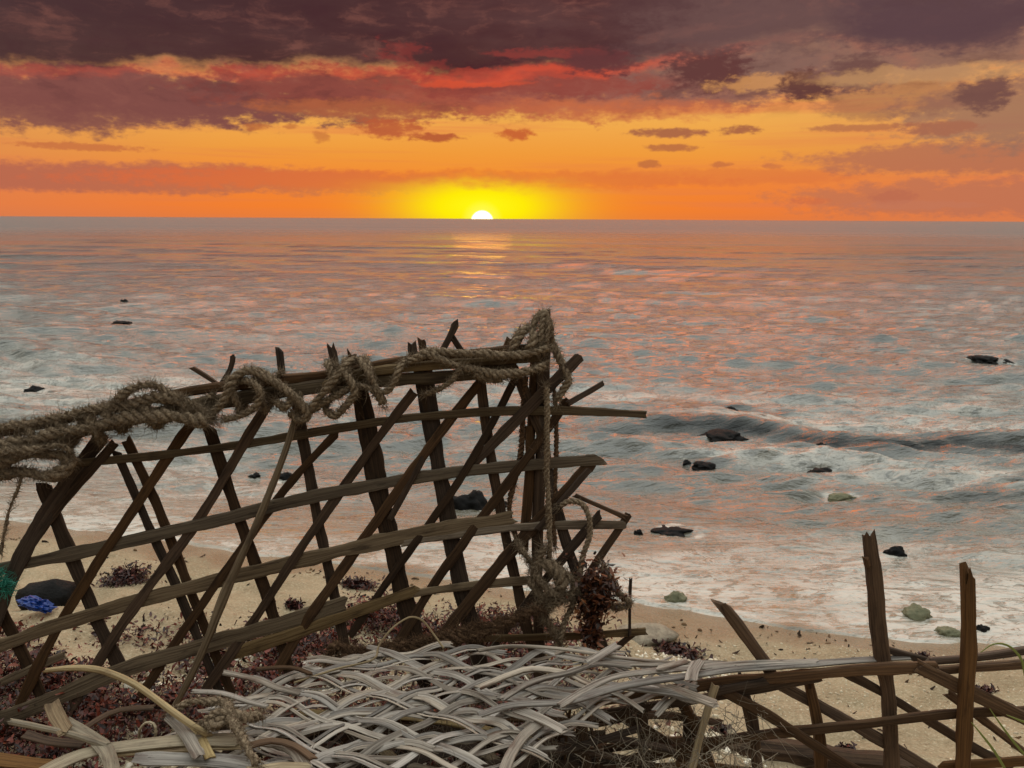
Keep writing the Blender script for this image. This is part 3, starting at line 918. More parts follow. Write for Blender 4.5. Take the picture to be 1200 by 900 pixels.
thing_strip('reed', 'arched tan reed curving over the near left corner of the mat', 'reed', [mz(x, y, d) for x, y, d in [(53, 786, .03), (85, 783, .045), (120, 786, .055), (160, 803, .05), (200, 833, .04), (228, 852, .03), (246, 862, .016)]],
            0.0088, UPN, 0.008, m_tan, round_=True, widths=(.7, 1, 1, 1.2, 1, 1))
thing_strip('reed', 'straight tan reed stub pointing left, lowest of the reeds at the near left corner', 'reed', [mz(x, y, d) for x, y, d in [(13, 846, .03), (50, 853, .028), (90, 862, .026), (126, 874, .02)]],
            0.0085, UPN, 0.008, m_tan, round_=True)
thing_strip('reed', 'thin whitish reed arching in a hairpin loop at the back edge of the mat', 'reed', [mz(x, y, d) for x, y, d in [(345, 800, .0), (395, 784, .01), (437, 773, .02), (444, 757, .03), (458, 738, .05), (474, 726, .06), (484, 723, .06), (496, 728, .05), (508, 743, .03), (520, 760, .01)]],
            0.0030, UPN, 0.003, m_tan, round_=True, step=.006)
thing_strip('reed', 'small pale curl of reed standing in the near left corner', 'reed', [mz(x, y, d) for x, y, d in [(163, 866, .0), (164, 855, .02), (171, 847, .03), (180, 848, .03), (183, 858, .02), (180, 868, .0)]],
            0.0035, UPN, 0.003, m_tan, round_=True, step=.004)

# ------------------------------------------------------------------ the side lattice on the right
SP0 = Vector((0.3, 1.150, 0)); SN = Vector((-0.03, -1, 0.0)).normalized()
def sid(px, py, off=0.0): return tuple(at_plane(px, py, SP0, SN, off))
side = empty('side_lattice', (0.35, 1.15, 0.22))
tag(side, 'low brown bamboo lattice with jagged upright posts, reaching right from the mat along the sand', 'lattice')
for A, w, o in (([(690, 822), (762, 815), (832, 800), (919, 794), (1012, 785), (1098, 781)], 15, .010), ([(700, 838), (800, 822), (874, 811), (930, 800), (960, 794)], 11, .002), ([(1100, 786), (1160, 781), (1215, 777)], 12, .006),
                ([(1085, 776), (1150, 772), (1215, 760)], 10, -.010), ([(690, 905), (761, 885), (832, 870), (900, 860), (975, 853), (1035, 847), (1087, 838), (1125, 834), (1215, 833)], 13, .008),
                ([(1100, 899), (1150, 895), (1215, 891)], 14, .006), ([(640, 892), (700, 880), (760, 868), (800, 868)], 12, -.02), ([(-0 + 830, 812), (880, 800), (900, 798)], 10, .016)):
    strip('rail', [sid(x, y, o) for x, y in A], w * 1.17 / F, SN, 0.006, m_side, side, smooth=25, splinter=(.6, .6))
for A, w, o in (([(1019, 631), (1026, 694), (1033, 765), (1042, 820), (1044, 915)], 18, -.010), ([(1134, 672), (1136, 750), (1133, 820), (1128, 915)], 18, .022), ([(862, 790), (881, 844), (890, 915)], 15, -.008),
                ([(948, 796), (960, 855), (963, 915)], 14, -.008), ([(846, 709), (872, 742), (896, 776), (910, 802)], 16, -.002), ([(794, 815), (812, 848), (826, 880), (836, 915)], 15, -.012), ([(752, 805), (755, 915)], 13, -.006),
                ([(668, 840), (664, 915)], 14, -.03), ([(800, 808), (806, 850), (800, 915)], 12, -.03)):
    strip('post', [sid(x, y, o) for x, y in A], w * 1.17 / F, SN, 0.011, m_side, side, splinter=(1.6, .3), widths=(.8, 1, 1, 1))
strip('stub', [sid(1014, 652, -.004), sid(1017, 664, -.004)], 0.007, SN, 0.01, m_side, side, splinter=(.6, .6))
for A, w, o in (([(905, 798), (1005, 851), (1069, 889), (1100, 908)], 14, -.016), ([(844, 808), (919, 844), (960, 885), (1012, 908)], 13, .014), ([(990, 788), (1040, 814), (1080, 832), (1117, 870), (1185, 898)], 12, -.018),
                ([(1076, 780), (1144, 814), (1181, 829), (1210, 846)], 17, .014), ([(1035, 760), (1060, 770), (1090, 776)], 9, -.02), ([(720, 830), (760, 862), (800, 885), (840, 912)], 17, -.014), ([(640, 850), (690, 880), (730, 912)], 14, .01),
                ([(1110, 812), (1160, 850), (1215, 892)], 10, -.024), ([(760, 900), (830, 886), (880, 905)], 12, .02)):
    strip('diagonal_slat', [sid(x, y, o) for x, y in A], w * 1.17 / F, SN, 0.004, m_side, side, smooth=60, splinter=(.6, .6))
thing_strip('stick', 'short pale stick leaning against the side lattice below the silvery strips', 'stick', [sid(838, 804, .03), sid(824, 850, .034), sid(808, 912, .04)], 0.0105, SN, 0.005, m_tan)
thing_strip('stick', 'thin dark twig hanging down from the right edge of the mat', 'stick', [sid(669, 828, .05), sid(664, 860, .05), sid(660, 915, .05)], 0.004, SN, 0.004, m_side, round_=True)
thing_strip('stick', 'bent brown twig hanging beside the thin dark twig under the mat edge', 'stick', [sid(684, 820, .05), sid(690, 845, .05), sid(697, 870, .05), sid(703, 915, .05)], 0.005, SN, 0.004, m_side, round_=True)

# loose strips added under the mat, dark so gaps in the weave read as shade
under = empty('dark_fill_strips', (-0.05, 1.05, 0.22))
tag(under, 'dark brown strips added under the silvery mat to darken the gaps in its weave', 'dark fill strips')
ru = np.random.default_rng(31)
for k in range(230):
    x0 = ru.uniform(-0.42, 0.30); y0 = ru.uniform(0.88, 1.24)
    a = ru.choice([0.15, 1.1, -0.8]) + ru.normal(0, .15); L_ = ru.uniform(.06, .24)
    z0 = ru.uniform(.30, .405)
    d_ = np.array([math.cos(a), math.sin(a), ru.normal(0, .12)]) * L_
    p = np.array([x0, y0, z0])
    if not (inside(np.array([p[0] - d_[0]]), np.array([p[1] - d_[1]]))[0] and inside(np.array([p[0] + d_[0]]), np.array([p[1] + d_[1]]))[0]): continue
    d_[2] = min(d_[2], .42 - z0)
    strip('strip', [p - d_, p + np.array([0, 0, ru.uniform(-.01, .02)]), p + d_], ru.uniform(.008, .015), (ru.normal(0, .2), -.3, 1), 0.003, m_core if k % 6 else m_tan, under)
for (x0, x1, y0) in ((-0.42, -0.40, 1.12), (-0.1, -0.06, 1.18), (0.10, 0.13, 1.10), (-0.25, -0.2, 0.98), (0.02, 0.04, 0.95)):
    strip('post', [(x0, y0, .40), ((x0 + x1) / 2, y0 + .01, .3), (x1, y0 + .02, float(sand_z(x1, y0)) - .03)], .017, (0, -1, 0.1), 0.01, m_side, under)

# ------------------------------------------------------------------ ropes
def rope_geo(P, radius, seed, lumps=0.12):
    C = resample(P, max(0.003, radius * 0.42))
    C[1:-1] = (C[:-2] + C[2:] + C[1:-1]) / 3
    n = len(C)
    L = np.concatenate([[0], np.cumsum(np.linalg.norm(np.diff(C, axis=0), axis=1))])
    T = np.gradient(C, axis=0); T /= np.linalg.norm(T, axis=1)[:, None] + 1e-9
    U = np.zeros_like(T); u = np.cross(T[0], [0.3, 0.5, 0.8]); u /= np.linalg.norm(u)
    for i in range(n):
        u = u - T[i] * u.dot(T[i]); u /= np.linalg.norm(u) + 1e-9; U[i] = u
    W = np.cross(T, U)
    radius = radius * 0.80
    C = C + (U * fbm(L * 22, L * 0 + seed, seed + 3, 2)[:, None] + W * fbm(L * 22, L * 0 + 5 + seed, seed + 4, 2)[:, None]) * radius * 0.45
    R = radius * (1 + lumps * 2 * fbm(L / radius * 0.22, L * 0 + seed, seed, 3))
    vs, fs = [], []
    for s in range(3):
        ph = L / (radius * 5.6) * 2 * math.pi + s * 2 * math.pi / 3
        Cs = C + (U * np.cos(ph)[:, None] + W * np.sin(ph)[:, None]) * (R * 0.50)[:, None]
        k = 7
        V = np.zeros((n, k, 3))
        for j in range(k):
            a = 2 * math.pi * j / k
            e = 0.58 * (1 + 0.30 * fbm(L / radius * 1.3, L * 0 + j * 1.7 + s * 9, seed + j, 2))
            V[:, j] = Cs + (U * math.cos(a) + W * math.sin(a)) * (R * e)[:, None]
        V[0] = Cs[0]; V[-1] = Cs[-1]
        b0 = len(vs); vs += V.reshape(-1, 3).tolist()
        for i in range(n - 1):
            for j in range(k):
                a = b0 + i * k + j; b = b0 + i * k + (j + 1) % k
                fs.append((a, b, b + k, a + k))
    return vs, fs, C, T, U, W, R


def hair(vs, fs, p, d, length, w, rs, curl=1.0, segs=4):
    """one thin fibre, three-sided"""
    d = d / (np.linalg.norm(d) + 1e-9)
    a = np.cross(d, rs.normal(0, 1, 3)); a /= np.linalg.norm(a) + 1e-9
    b = np.cross(d, a)
    b0 = len(vs)
    q = np.array(p, float)
    for i in range(segs + 1):
        ww = w * (1 - i / (segs + 0.6))
        for j in range(3):
            an = 2 * math.pi * j / 3
            vs.append((q + a * math.cos(an) * ww + b * math.sin(an) * ww).tolist())
        d = d + rs.normal(0, 0.45 * curl, 3); d /= np.linalg.norm(d)
        q = q + d * length / segs
    for i in range(segs):
        for j in range(3):
            fs.append((b0 + i * 3 + j, b0 + i * 3 + (j + 1) % 3, b0 + i * 3 + 3 + (j + 1) % 3, b0 + i * 3 + 3 + j))


_rs = [900]
def rope(label, paths, fuzz=60, flen=0.012, mat=None, group='ropes tied to the broken trap', ends=True, lumps=0.12, name='rope', cat='rope'):
    """paths: list of (points, radius). Long lines twisted from three strands, with loose fibres as a part"""
    _rs[0] += 1
    rs = np.random.default_rng(_rs[0])
    vs, fs = [], []; hv, hf = [], []
    for P, radius in paths:
        v, f, C, T, U, W, R = rope_geo(P, radius, _rs[0] + len(vs) % 97, lumps)
        o = len(vs); vs += v; fs += [tuple(i + o for i in q) for q in f]
        L = float(np.linalg.norm(np.diff(C, axis=0), axis=1).sum())
        for _ in range(int((fuzz * 2.0 + 60) * L / 0.1)):
            i = rs.integers(0, len(C)); a = rs.uniform(0, 6.28)
            nrm = U[i] * math.cos(a) + W[i] * math.sin(a)
            hair(hv, hf, C[i] + nrm * R[i] * 0.85, nrm + T[i] * rs.normal(0, 1.1), flen * rs.uniform(.4, 1.3) * (3 if rs.random() < .03 else 1), 0.00055, rs, 1.2)
        if ends:
            for i, sg in ((0, -1), (len(C) - 1, 1)):
                for _ in range(26):
                    hair(hv, hf, C[i] + rs.normal(0, radius * .4, 3), T[i] * sg + rs.normal(0, .35, 3), rs.uniform(.008, .026), 0.0005, rs, .5)
    o = mesh_obj(name, vs, fs, mat or m_rope)
    tag(o, label, cat, group)
    if hv: mesh_obj('loose_fibres', hv, hf, mat or m_rope, o)
    return o


def pp(*pts): return [tuple(pan(p[0], p[1], p[2] if len(p) > 2 else 0.02)) for p in pts]

def coil(a, b, turns, radx, rady, off, seed=0):
    """pixel path wrapped round a rail between two points: goes before and behind the panel"""
    rs = np.random.default_rng(seed); out = []
    n = int(turns * 9)
    for i in range(n + 1):
        t = i / n; ph = 2 * math.pi * turns * t
        x = a[0] + (b[0] - a[0]) * t; y = a[1] + (b[1] - a[1]) * t
        out.append(tuple(pan(x + rs.normal(0, 1.0), y - rady * math.cos(ph) + rs.normal(0, 1.2), off + radx * math.sin(ph) + rs.normal(0, .002))))
    return out

rope('very shaggy frayed rope wound in thick bundles round the left end of the top rail',
     [(pp((-30, 505, .035), (30, 497, .04), (70, 490, .035), (110, 480, .04), (150, 474, .035), (190, 466, .04), (232, 480, .04), (252, 492, .03)), .0095),
      (pp((-30, 528, .05), (40, 514, .05), (90, 503, .05), (140, 492, .045), (190, 486, .05), (246, 494, .045)), .011),
      (coil((-10, 524), (120, 498), 3.5, .024, 17, .022, 1), .009),
      (coil((120, 492), (250, 478), 3.0, .022, 14, .022, 2), .008),
      (pp((-30, 548, .05), (20, 536, .055), (60, 532, .055), (82, 540, .05), (60, 556, .055), (18, 554, .05), (-30, 560, .05)), .012),
      (pp((-20, 532, .06), (30, 526, .065), (72, 522, .06), (84, 532, .055)), .010),
      (pp((128, 478, .04), (150, 458, .04), (178, 450, .04), (200, 460, .04), (226, 474, .04), (244, 486, .04)), .0075)],
     fuzz=240, flen=.014, lumps=.35)
rope('thin pale tail of rope hanging below the shaggy bundle at the left edge',
     [(pp((26, 556, .05), (20, 575, .052), (11, 598, .05), (5, 625, .05), (1, 645, .045)), .0032)], fuzz=60, flen=.012, lumps=.3)
rope('thick knotted rope looped over the top rail above the leaning pale reed',
     [(pp((246, 486, .03), (262, 470, .045), (272, 448, .045), (288, 436, .04), (306, 440, .045), (326, 452, .045), (346, 468, .045), (360, 484, .04), (352, 492, .035), (338, 482, .03)), .0085),
      (pp((280, 444, .03), (298, 448, .05), (307, 462, .055), (300, 478, .05), (282, 487, .045), (262, 490, .035)), .0075),
      (pp((290, 434, .02), (310, 436, .03), (330, 450, .035), (342, 464, .04), (334, 478, .045), (322, 470, .04)), .0075),
      (coil((268, 468), (330, 458), 2.0, .022, 20, .02, 5), .007)], fuzz=150, flen=.010, lumps=.2)
rope('knotted rope with a hanging loop where the widest upright slat meets the top rail',
     [(pp((352, 494, .03), (364, 480, .04), (376, 464, .045), (392, 444, .05), (404, 428, .045), (418, 420, .03), (430, 432, .045), (438, 448, .05), (446, 466, .045), (450, 474, .04)), .0080),
      (pp((398, 430, .04), (410, 446, .055), (414, 462, .055), (404, 478, .05), (392, 487, .04), (382, 478, .03), (388, 468, .02)), .0070),
      (pp((360, 486, .03), (385, 468, .045), (420, 452, .05), (446, 460, .045), (460, 452, .045), (468, 432, .045), (476, 420, .03)), .0065),
      (coil((384, 446), (440, 440), 2.5, .024, 21, .02, 7), .007)], fuzz=150, flen=.010, lumps=.2)
rope('shaggy doubled rope running along the right half of the top rail to the post',
     [(pp((474, 424, .03), (500, 414, .038), (540, 412, .04), (580, 416, .04), (612, 416, .04), (644, 408, .035)), .0082),
      (pp((500, 414, .04), (528, 424, .045), (556, 434, .045), (590, 440, .045), (620, 434, .045), (640, 428, .035)), .0082),
      (pp((540, 430, .045), (530, 446, .045), (514, 456, .035), (498, 460, .02)), .0060),
      (pp((556, 436, .04), (572, 446, .04), (590, 446, .04)), .009)], fuzz=150, flen=.009, lumps=.22)
rope('rope bunched and wrapped over the very tip of the tall post',
     [(pp((600, 412, .03), (606, 400, .03), (612, 390, .02), (620, 384, .01), (624, 396, .03), (616, 412, .03)), .0085),
      (pp((626, 412, .02), (624, 392, .015), (628, 374, .01), (636, 365, .0), (644, 374, .005), (646, 392, .0), (650, 406, -.01), (656, 420, -.005), (660, 430, .0), (666, 444, .01), (660, 456, .01), (652, 470, .015)), .0075),
      (pp((630, 420, .02), (632, 400, .022), (634, 380, .018), (638, 366, .006), (642, 384, .015), (640, 404, .02)), .0070),
      (coil((634, 430), (637, 400), 2.5, .016, 3, .0, 9), .006)], fuzz=110, flen=.012, lumps=.25)
rope('clean twisted rope hanging straight down in front of the tall post',
     [(pp((641, 452, .02), (642, 500, .025), (641, 550, .026), (642, 600, .026), (645, 640, .024), (642, 662, .02)), .0062)], fuzz=30, flen=.008)
rope('darker twisted rope hanging behind the leaning post at its left side',
     [(pp((616, 440, .0), (613, 470, -.01), (611, 510, -.012), (607, 545, -.012), (598, 580, -.012), (597, 605, -.012), (604, 628, -.01), (612, 640, 0)), .0058)], fuzz=50, flen=.008, mat=m_rope_d)
rope('dark rope dropping from the post tip along the right side of the hanging rope',
     [(pp((650, 456, .0), (652, 500, -.006), (650, 560, -.006), (648, 600, -.004), (650, 640, .01)), .0050)], fuzz=40, flen=.008, mat=m_rope_d)
rope('pale rope arching out from the panel edge and down into the tangle',
     [(pp((656, 594, .015), (668, 588, .02), (682, 590, .022), (690, 604, .024), (691, 626, .026), (684, 650, .03), (679, 672, .032), (676, 690, .036), (670, 712, .04), (662, 730, .045), (655, 752, .045)), .0062)], fuzz=40, flen=.009)
rope('large frayed knot of rope tangled at the foot of the hanging ropes',
     [(pp((624, 668, .03), (634, 660, .035), (650, 664, .04), (660, 678, .045), (656, 694, .045), (642, 700, .045), (628, 690, .04), (622, 676, .035)), .0105),
      (pp((640, 662, .03), (660, 672, .04), (672, 684, .04), (668, 700, .045), (650, 706, .05), (636, 720, .045), (646, 738, .045), (656, 752, .04)), .0090),
      (pp((606, 636, .02), (616, 650, .03), (624, 664, .03)), .0065), (pp((638, 640, .03), (632, 655, .035), (628, 672, .04), (640, 690, .05), (652, 700, .052)), .0065),
      (pp((622, 714, .035), (640, 702, .045), (660, 696, .045), (678, 700, .04), (690, 690, .03)), .0075)], fuzz=240, flen=.014, lumps=.35)
rope('frayed stiff end of rope sticking out right of the dried seaweed',
     [(pp((706, 662, .02), (712, 674, .02), (720, 688, .022), (730, 700, .022), (738, 706, .02), (728, 712, .02), (712, 708, .025), (690, 698, .03)), .0080)], fuzz=190, flen=.012, lumps=.25)
rope('shaggy rope lying along the foot of the panel behind the mat',
     [(pp((380, 782, .06), (410, 772, .06), (450, 764, .06), (500, 756, .05), (545, 748, .05), (580, 736, .045), (612, 722, .045), (640, 712, .045)), .0100),
      (pp((400, 770, .05), (440, 758, .05), (490, 752, .05), (540, 742, .04), (590, 728, .04)), .0080), (pp((384, 776, .05), (392, 758, .05), (412, 762, .05), (430, 774, .05)), .008)], fuzz=320, flen=.016, mat=m_rope_d, lumps=.3)
mp = lambda *pts: [mz(p[0], p[1], p[2]) for p in pts]
rope('short knotted rope lying on the left part of the mat beside the tan reeds',
     [(mp((206, 832, .03), (222, 823, .035), (246, 820, .035), (264, 822, .035), (270, 836, .04), (278, 850, .04), (286, 864, .035), (294, 880, .03), (304, 896, .02)), .0072),
      (mp((240, 846, .03), (254, 836, .04), (270, 834, .045), (288, 840, .035), (304, 840, .02)), .0070), (mp((240, 850, .025), (256, 848, .035), (266, 838, .04), (276, 852, .04)), .0070)], fuzz=120, flen=.009, lumps=.25)

# loose wisps: fine fibres caught in the panel and under the mat
def wisps(label, pts, count, length, mat, name='plant_fibres', w=0.0006, curl=.5, down=0.3):
    rs = np.random.default_rng(len(label)); vs, fs = [], []
    for _ in range(count):
        p = np.array(pts[rs.integers(0, len(pts))]) + rs.normal(0, .014, 3)
        hair(vs, fs, p, rs.normal(0, 1, 3) + np.array([0, 0, -down]), length * rs.uniform(.4, 1.3), w, rs, curl, 6)
    return tag(mesh_obj(name, vs, fs, mat), label, kind='stuff')
wisps('fine dry fibres hanging beneath the mat', [(x, y, z) for x in np.linspace(-.30, .34, 22) for y in (.90, .98, 1.08, 1.16) for z in (.36, .41)], 1500, .09, m_tan, down=.8)
wisps('fine dry fibres caught round the knots of rope', pp((645, 690, .05), (655, 720, .05), (670, 670, .04), (700, 660, .02), (640, 650, .03), (690, 700, .03), (600, 500, .0), (640, 520, .02), (330, 470, .04), (410, 450, .04), (60, 540, .05)), 130, .035, m_rope_d, w=.00035)

# ------------------------------------------------------------------ leafy and stony litter
def leaves(P, N, size, rs, crumple=0.5):
    """small crumpled blades: two bent quads each"""
    n = len(P)
    a = rs.uniform(0, 6.28, n); tilt = rs.normal(0, .7, n)
    T = np.stack([np.cos(a), np.sin(a), tilt], -1); T /= np.linalg.norm(T, axis=1)[:, None]
    B = np.cross(T, rs.normal(0, 1, (n, 3)) * .5 + N); B /= np.linalg.norm(B, axis=1)[:, None] + 1e-9
    U = np.cross(B, T)
    s = size * rs.uniform(.5, 1.6, n); w = s * rs.uniform(.2, .55, n)
    V = np.zeros((n, 6, 3))
    for i, (t, hb) in enumerate(((-1, .6), (0, 1.0), (1, .35))):
        up_ = U * (s * rs.normal(0, crumple * .5, n) * (1 if t else 0.2))[:, None]
        for j, sg in enumerate((-1, 1)):
            V[:, i * 2 + j] = P + T * (t * s)[:, None] + B * (sg * w * hb)[:, None] + up_ + U * (rs.normal(0, .18, n) * s)[:, None]
    base = np.arange(n)[:, None] * 6
    F_ = np.concatenate([base + np.array([0, 1, 3, 2]), base + np.array([2, 3, 5, 4])])
    tone = np.repeat(rs.beta(1.3, 2.4, n), 6)
    return V.reshape(-1, 3), F_, tone


ICO = None
def pebbles(P, size, rs):
    global ICO
    if ICO is None:
        bm = bmesh.new(); bmesh.ops.create_icosphere(bm, subdivisions=1, radius=1.0)
        ICO = (np.array([v.co[:] for v in bm.verts]), np.array([[v.index for v in f.verts] for f in bm.faces])); bm.free()
    v0, f0 = ICO
    n = len(P); s = size * rs.uniform(.4, 1.5, n) * (1 + (rs.random(n) < .06) * 1.2)
    sc = rs.uniform(.55, 1.3, (n, 1, 3)) * s[:, None, None]
    a = rs.uniform(0, 6.28, n); ca, sa = np.cos(a), np.sin(a)
    V = v0[None] * sc * (1 + rs.normal(0, .13, (n, len(v0), 1)))
    V = np.stack([V[..., 0] * ca[:, None] - V[..., 1] * sa[:, None], V[..., 0] * sa[:, None] + V[..., 1] * ca[:, None], V[..., 2]], -1) + P[:, None]
    F_ = (f0[None] + (np.arange(n) * len(v0))[:, None, None]).reshape(-1, 3)
    return V.reshape(-1, 3), F_, np.repeat(rs.beta(2, 1.6, n), len(v0))


def scatter(n, x0, x1, y0, y1, dens, rs):
    x = rs.uniform(x0, x1, n); y = rs.uniform(y0, y1, n)
    k = rs.random(n) < dens(x, y)
    x, y = x[k], y[k]
    return np.stack([x, y, sand_z(x, y)], -1)

rq = np.random.default_rng(77)
# the band of dried seaweed runs along the high-water mark, across the left of the beach
G1 = [ground(x, y) for x, y in ((0, 770), (150, 775), (300, 765), (420, 735), (520, 735))]
gx_ = np.array([g.x for g in G1]); gy_ = np.array([g.y for g in G1])
def wrack_d(x, y):
    yc = np.interp(x, gx_, gy_)
    far = np.exp(-((y - yc - 0.0) / 0.10) ** 2)
    nearb = (y < yc) * 0.85
    pt = np.clip(0.72 + 1.5 * fbm(x * 6, y * 6, 61, 3), 0, 1)
    right_ = 1 / (1 + np.exp((x - 0.02) * 12))
    return np.clip(np.maximum(far, nearb) * pt * right_ * (0.3 + pt), 0, 1)
P = scatter(210000, -1.6, 0.35, 0.75, 2.2, lambda x, y: np.maximum(wrack_d(x, y), 0.95 * inside(x, y)), rq)  # inside the mat outline the seaweed is added fill, darkening the gaps above
P[:, 2] += np.abs(rq.normal(0, 1, len(P))) * 0.024 * (0.3 + wrack_d(P[:, 0], P[:, 1]))
v, f, t = leaves(P, np.array([0, 0, 1.0]), 0.0052, rq, 0.9)
tag(mesh_obj('seaweed_wrack', v, f, m_weed, attrs={'tone': ('FLOAT', t)}, smooth=False), 'band of dried red-brown seaweed strewn along the sand behind and below the panel, with dark fill added under the mat', kind='stuff')
def coral_d(x, y):
    pt = np.clip(0.35 + 1.8 * fbm(x * 5 + 9, y * 5, 91, 3), 0, 1)
    yc = np.interp(x, gx_, gy_)
    return np.clip((y < yc - 0.02) * pt * (1 - 0.85 * inside(x, y)), 0, 1)
P = scatter(26000, -1.4, 0.5, 0.8, 1.9, coral_d, rq)
v, f, t = pebbles(P, 0.0042, rq)
tag(mesh_obj('coral_rubble', v, f, m_coral, attrs={'tone': ('FLOAT', t)}, smooth=False), 'small pale bits of broken coral scattered among the seaweed', kind='stuff')
P = scatter(5200, -2.6, 2.6, 0.9, 3.1, lambda x, y: (shore_y(x) - y > 0.05) * np.clip(0.15 + 1.3 * fbm(x * 2.5, y * 5, 13, 3), 0.02, 1), rq)
v, f, t = leaves(P + np.array([0, 0, .002]), np.array([0, 0, 1.0]), 0.0065, rq)
tag(mesh_obj('beach_litter', v, f, m_debris, attrs={'tone': ('FLOAT', t)}, smooth=False), 'dark crumbs of leaf and twig sprinkled over the bare sand', kind='stuff')
P = scatter(9000, 0.1, 1.6, 0.85, 2.0, lambda x, y: (shore_y(x) - y > 0.15) * np.clip(0.25 + 1.5 * fbm(x * 3, y * 3, 113, 3), 0.02, 1), rq)
v, f, t = pebbles(P, 0.0022, rq)
tag(mesh_obj('shell_grit', v, f, m_coral, attrs={'tone': ('FLOAT', t * .6)}, smooth=False), 'coarse grains and grit on the sand right of the mat', kind='stuff')


m_rust = shade('rusty_seaweed', [(0, lin(30, 16, 10)), (0.35, lin(74, 42, 26)), (0.6, lin(108, 60, 34)), (0.85, lin(142, 92, 58)), (1.0, lin(180, 132, 96))], 0.5, 0.4)
def clump(label, px, py, w, h, n=900, size=.0055, group='clumps of dried seaweed on the sand', hang=None, name='seaweed_clump'):
    c = ground(px, py) if hang is None else Vector(pan(px, py, hang))
    s = c.y / F
    q = rq.normal(0, 1, (n, 3)) * np.array([w * s * .34, w * s * .26 if hang is None else .012, 0]) + np.array(c)
    if hang is None:
        q[:, 2] = sand_z(q[:, 0], q[:, 1]) + np.abs(rq.normal(0, 1, n)) * h * s * .55
    else: q[:, 2] = c.z + rq.normal(0, 1, n) * h * s * .42
    v, f, t = leaves(q, np.array([0, 0, 1.0]), size, rq, .9)
    return tag(mesh_obj(name, v, f, m_weed if hang is None else m_rust, attrs={'tone': ('FLOAT', t if hang is not None else t * .55)}, smooth=False), label, 'seaweed', group)

clump('dark clump of seaweed on the open sand seen through the left half of the panel', 150, 680, 44, 12)
clump('flat dark clump of seaweed on the sand left of the widest slat', 420, 687, 28, 6, 900)
clump('small dark clump of seaweed at the panel foot, above the wrack band', 345, 712, 14, 6, 260)
clump('low heap of seaweed on the sand just right of the pale stone', 795, 766, 40, 8, 600)
clump('tiny dark clump of seaweed between the two tall lattice posts', 1080, 772, 12, 6, 220)
clump('small seaweed clump right of the rightmost lattice post', 1150, 815, 18, 6, 260)
clump('small dark clump of seaweed at the bottom between the lattice posts', 985, 885, 20, 6, 260)
clump('scrap of dark seaweed on the sand inside the right lattice, near its first slanting post', 846, 858, 16, 5, 220)
clump('rusty red dried seaweed dangling from the frayed knot of rope', 696, 696, 40, 42, 1500, .0048, None, .035)
clump('amber dried seaweed hanging lowest beneath the knot, touching the mat', 694, 742, 16, 34, 420, .0055, None, .035)

P = scatter(1500, -2.4, 2.4, 1.6, 3.2, lambda x, y: np.exp(-((shore_y(x) - y - .16) / .12) ** 2) * np.clip(0.2 + 1.6 * fbm(x * 3, y * 3, 213, 3), 0, 1), rq)
v, f, t = pebbles(P, 0.006, rq)
tag(mesh_obj('shore_pebbles', v, f, m_debris, attrs={'tone': ('FLOAT', t)}, smooth=False), 'small dark pebbles and crumbs strewn along the wet edge of the sand', kind='stuff')

# ------------------------------------------------------------------ stones and rocks
def boulder(name, label, cat, c, rx, ry, rz, mat, seed, group=None, sub=3, rough=.35):
    bm = bmesh.new(); bmesh.ops.create_icosphere(bm, subdivisions=sub, radius=1.0)
    vs = []
    for v in bm.verts:
        d = v.co.normalized()
        k = 1 + rough * mnoise.noise(d * 1.3 + Vector((seed * 3.1, 0, 0))) + rough * .5 * mnoise.noise(d * 3.1 + Vector((0, seed * 1.7, 0))) + rough * .25 * mnoise.noise(d * 7 + Vector((0, 0, seed))) + rough * .16 * mnoise.noise(d * 17 + Vector((0, seed, 0)))
        vs.append((c[0] + d.x * k * rx, c[1] + d.y * k * ry, c[2] + d.z * k * rz))
    fs = [tuple(v.index for v in f.verts) for f in bm.faces]; bm.free()
    return tag(mesh_obj(name, vs, fs, mat), label, cat, group)

WR = 'rocks standing out of the shallow water'
for i, (px, py, hw, h, mk, lab) in enumerate(ROCKS):
    mt = m_mossy if mk else m_stone
    zs = 0.0
    for _ in range(6):
        c = at_z(px, py, zs)
        zs = 0.5 * zs + 0.5 * float(sea_z(np.array([c.x]), np.array([c.y]), np.array([c.y * c.y * 7e-4]))[0])
    s = c.y / F
    boulder('rock', lab, 'rock', (c.x, c.y + hw * s * .3, c.z - h * s * 0.1), hw * s * .8, hw * s * .6, h * s * 0.62 + 0.010, mt, i + 3, WR, sub=4, rough=.45)
for px, py, hw, h, mt, lab in ((50, 712, 34, 26, m_stone, 'dark rounded stone on the sand behind the blue scrap, left edge'), (757, 754, 42, 11, m_pale, 'pale flat stone lying on the sand right of the dried seaweed'),
                               (60, 690, 14, 8, m_mossy, 'small greyish stone behind the dark one at left')):
    c = ground(px, py); s = c.y / F
    boulder('stone', lab, 'stone', (c.x, c.y + hw * s * .4, c.z + h * s * .25), hw * s, hw * s * .7, h * s * .9, mt, int(px), None, rough=.28)
# charred log at the bottom right
lc = [ground(x, y) for x, y in ((800, 884), (880, 884), (960, 896), (1060, 905))]
strip_log = thing_strip('driftwood_log', 'grey weathered log lying on the sand under the right lattice', 'log', [(p.x, p.y, p.z + .012) for p in lc], .045, (0, -.3, 1), .045, m_core, round_=True, widths=(.7, 1, 1.1, .8))
c = ground(1000, 760)
for i, (px, py) in enumerate(((1002, 741), (1140, 738))): pass

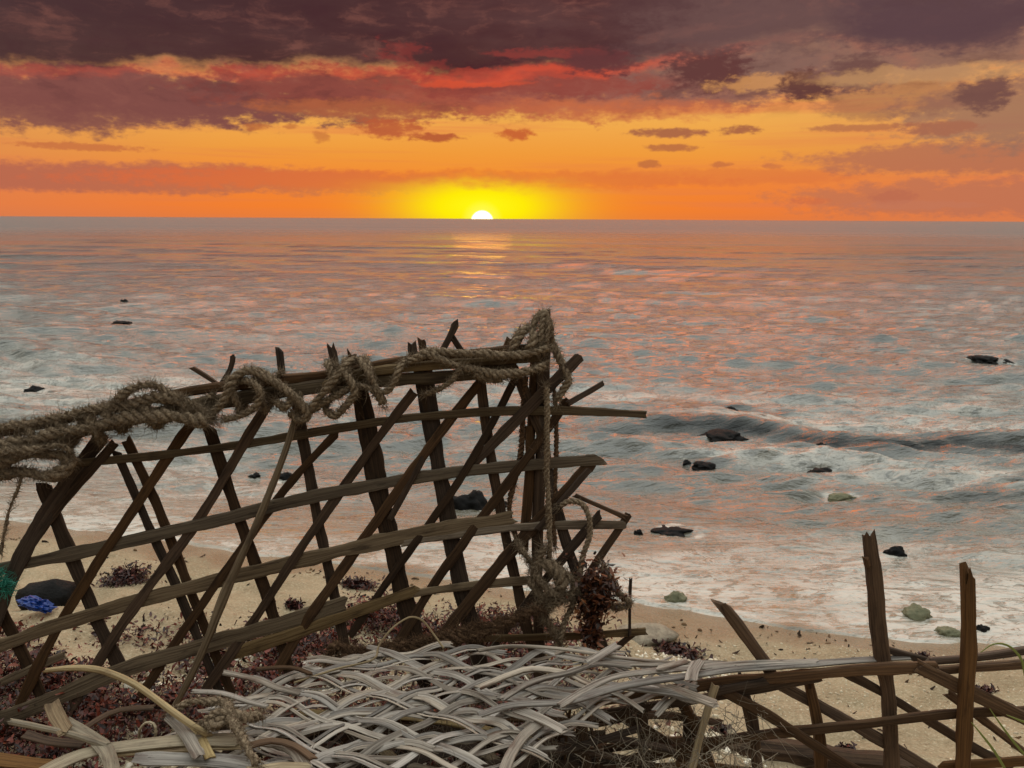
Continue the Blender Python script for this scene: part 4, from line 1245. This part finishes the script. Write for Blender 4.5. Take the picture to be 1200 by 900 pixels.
# flotsam at the left edge
c = ground(42, 716)
m_blue, bsb, _ = new_mat('blue_plastic'); bsb.inputs['Base Color'].default_value = lin(6, 50, 124); bsb.inputs['Roughness'].default_value = 0.38
bc = at_depth(42, 707, c.y - .09)
bm = bmesh.new(); bmesh.ops.create_icosphere(bm, subdivisions=4, radius=1.0)
vs = []
for v in bm.verts:
    d = v.co.normalized()
    k = 1 + .55 * abs(mnoise.noise(d * 2.3)) - .5 * abs(mnoise.noise(d * 5.1 + Vector((3, 1, 0)))) + .22 * mnoise.noise(d * 11)
    vs.append((bc.x + d.x * k * .036, bc.y + d.y * k * .018, bc.z - d.x * .010 + d.z * k * .014 - d.x * d.x * .008))
fs = [tuple(v.index for v in f.verts) for f in bm.faces]; bm.free()
tag(mesh_obj('plastic_scrap', vs, fs, m_blue, smooth=False), 'crumpled scrap of dark blue plastic lying against the dark stone at left', 'plastic scrap')
m_green, bsg, _ = new_mat('green_net'); bsg.inputs['Base Color'].default_value = lin(40, 132, 112); bsg.inputs['Roughness'].default_value = 0.6
vs, fs = [], []; rs = np.random.default_rng(4)
for k in range(420):
    t = rs.random(); p = pan(-24 + 34 * t + rs.normal(0, 4), 664 + 26 * t + rs.normal(0, 6), .03 + rs.normal(0, .006))
    hair(vs, fs, p, np.array([rs.normal(.6, .8), rs.normal(0, .5), rs.normal(0, .8)]), rs.uniform(.01, .03), .0008, rs, .7, 5)
tag(mesh_obj('net_scrap', vs, fs, m_green), 'frayed scrap of green netting snagged on the panel at the left edge', 'net scrap')

# green grass blades by the lattice, far right
m_grass, bsx, _ = new_mat('grass_blade'); bsx.inputs['Base Color'].default_value = lin(118, 128, 62); bsx.inputs['Roughness'].default_value = 0.6
gt = empty('grass_plant', tuple(sid(1190, 905, .05))); tag(gt, 'few thin yellow-green grass blades arching by the right end of the lattice', 'grass plant')
for A in ([(1215, 900), (1190, 872), (1170, 845), (1160, 830)], [(1180, 905), (1165, 880), (1148, 858), (1138, 846)], [(1205, 790), (1194, 768), (1180, 756), (1164, 755), (1150, 764)], [(1215, 850), (1200, 846), (1180, 838)], [(1203, 800), (1199, 780), (1196, 768)]):
    strip('blade', [sid(x, y, .045) for x, y in A], .0035, SN, .0008, m_grass, gt, step=.006, widths=(1, 1, .8, .3))
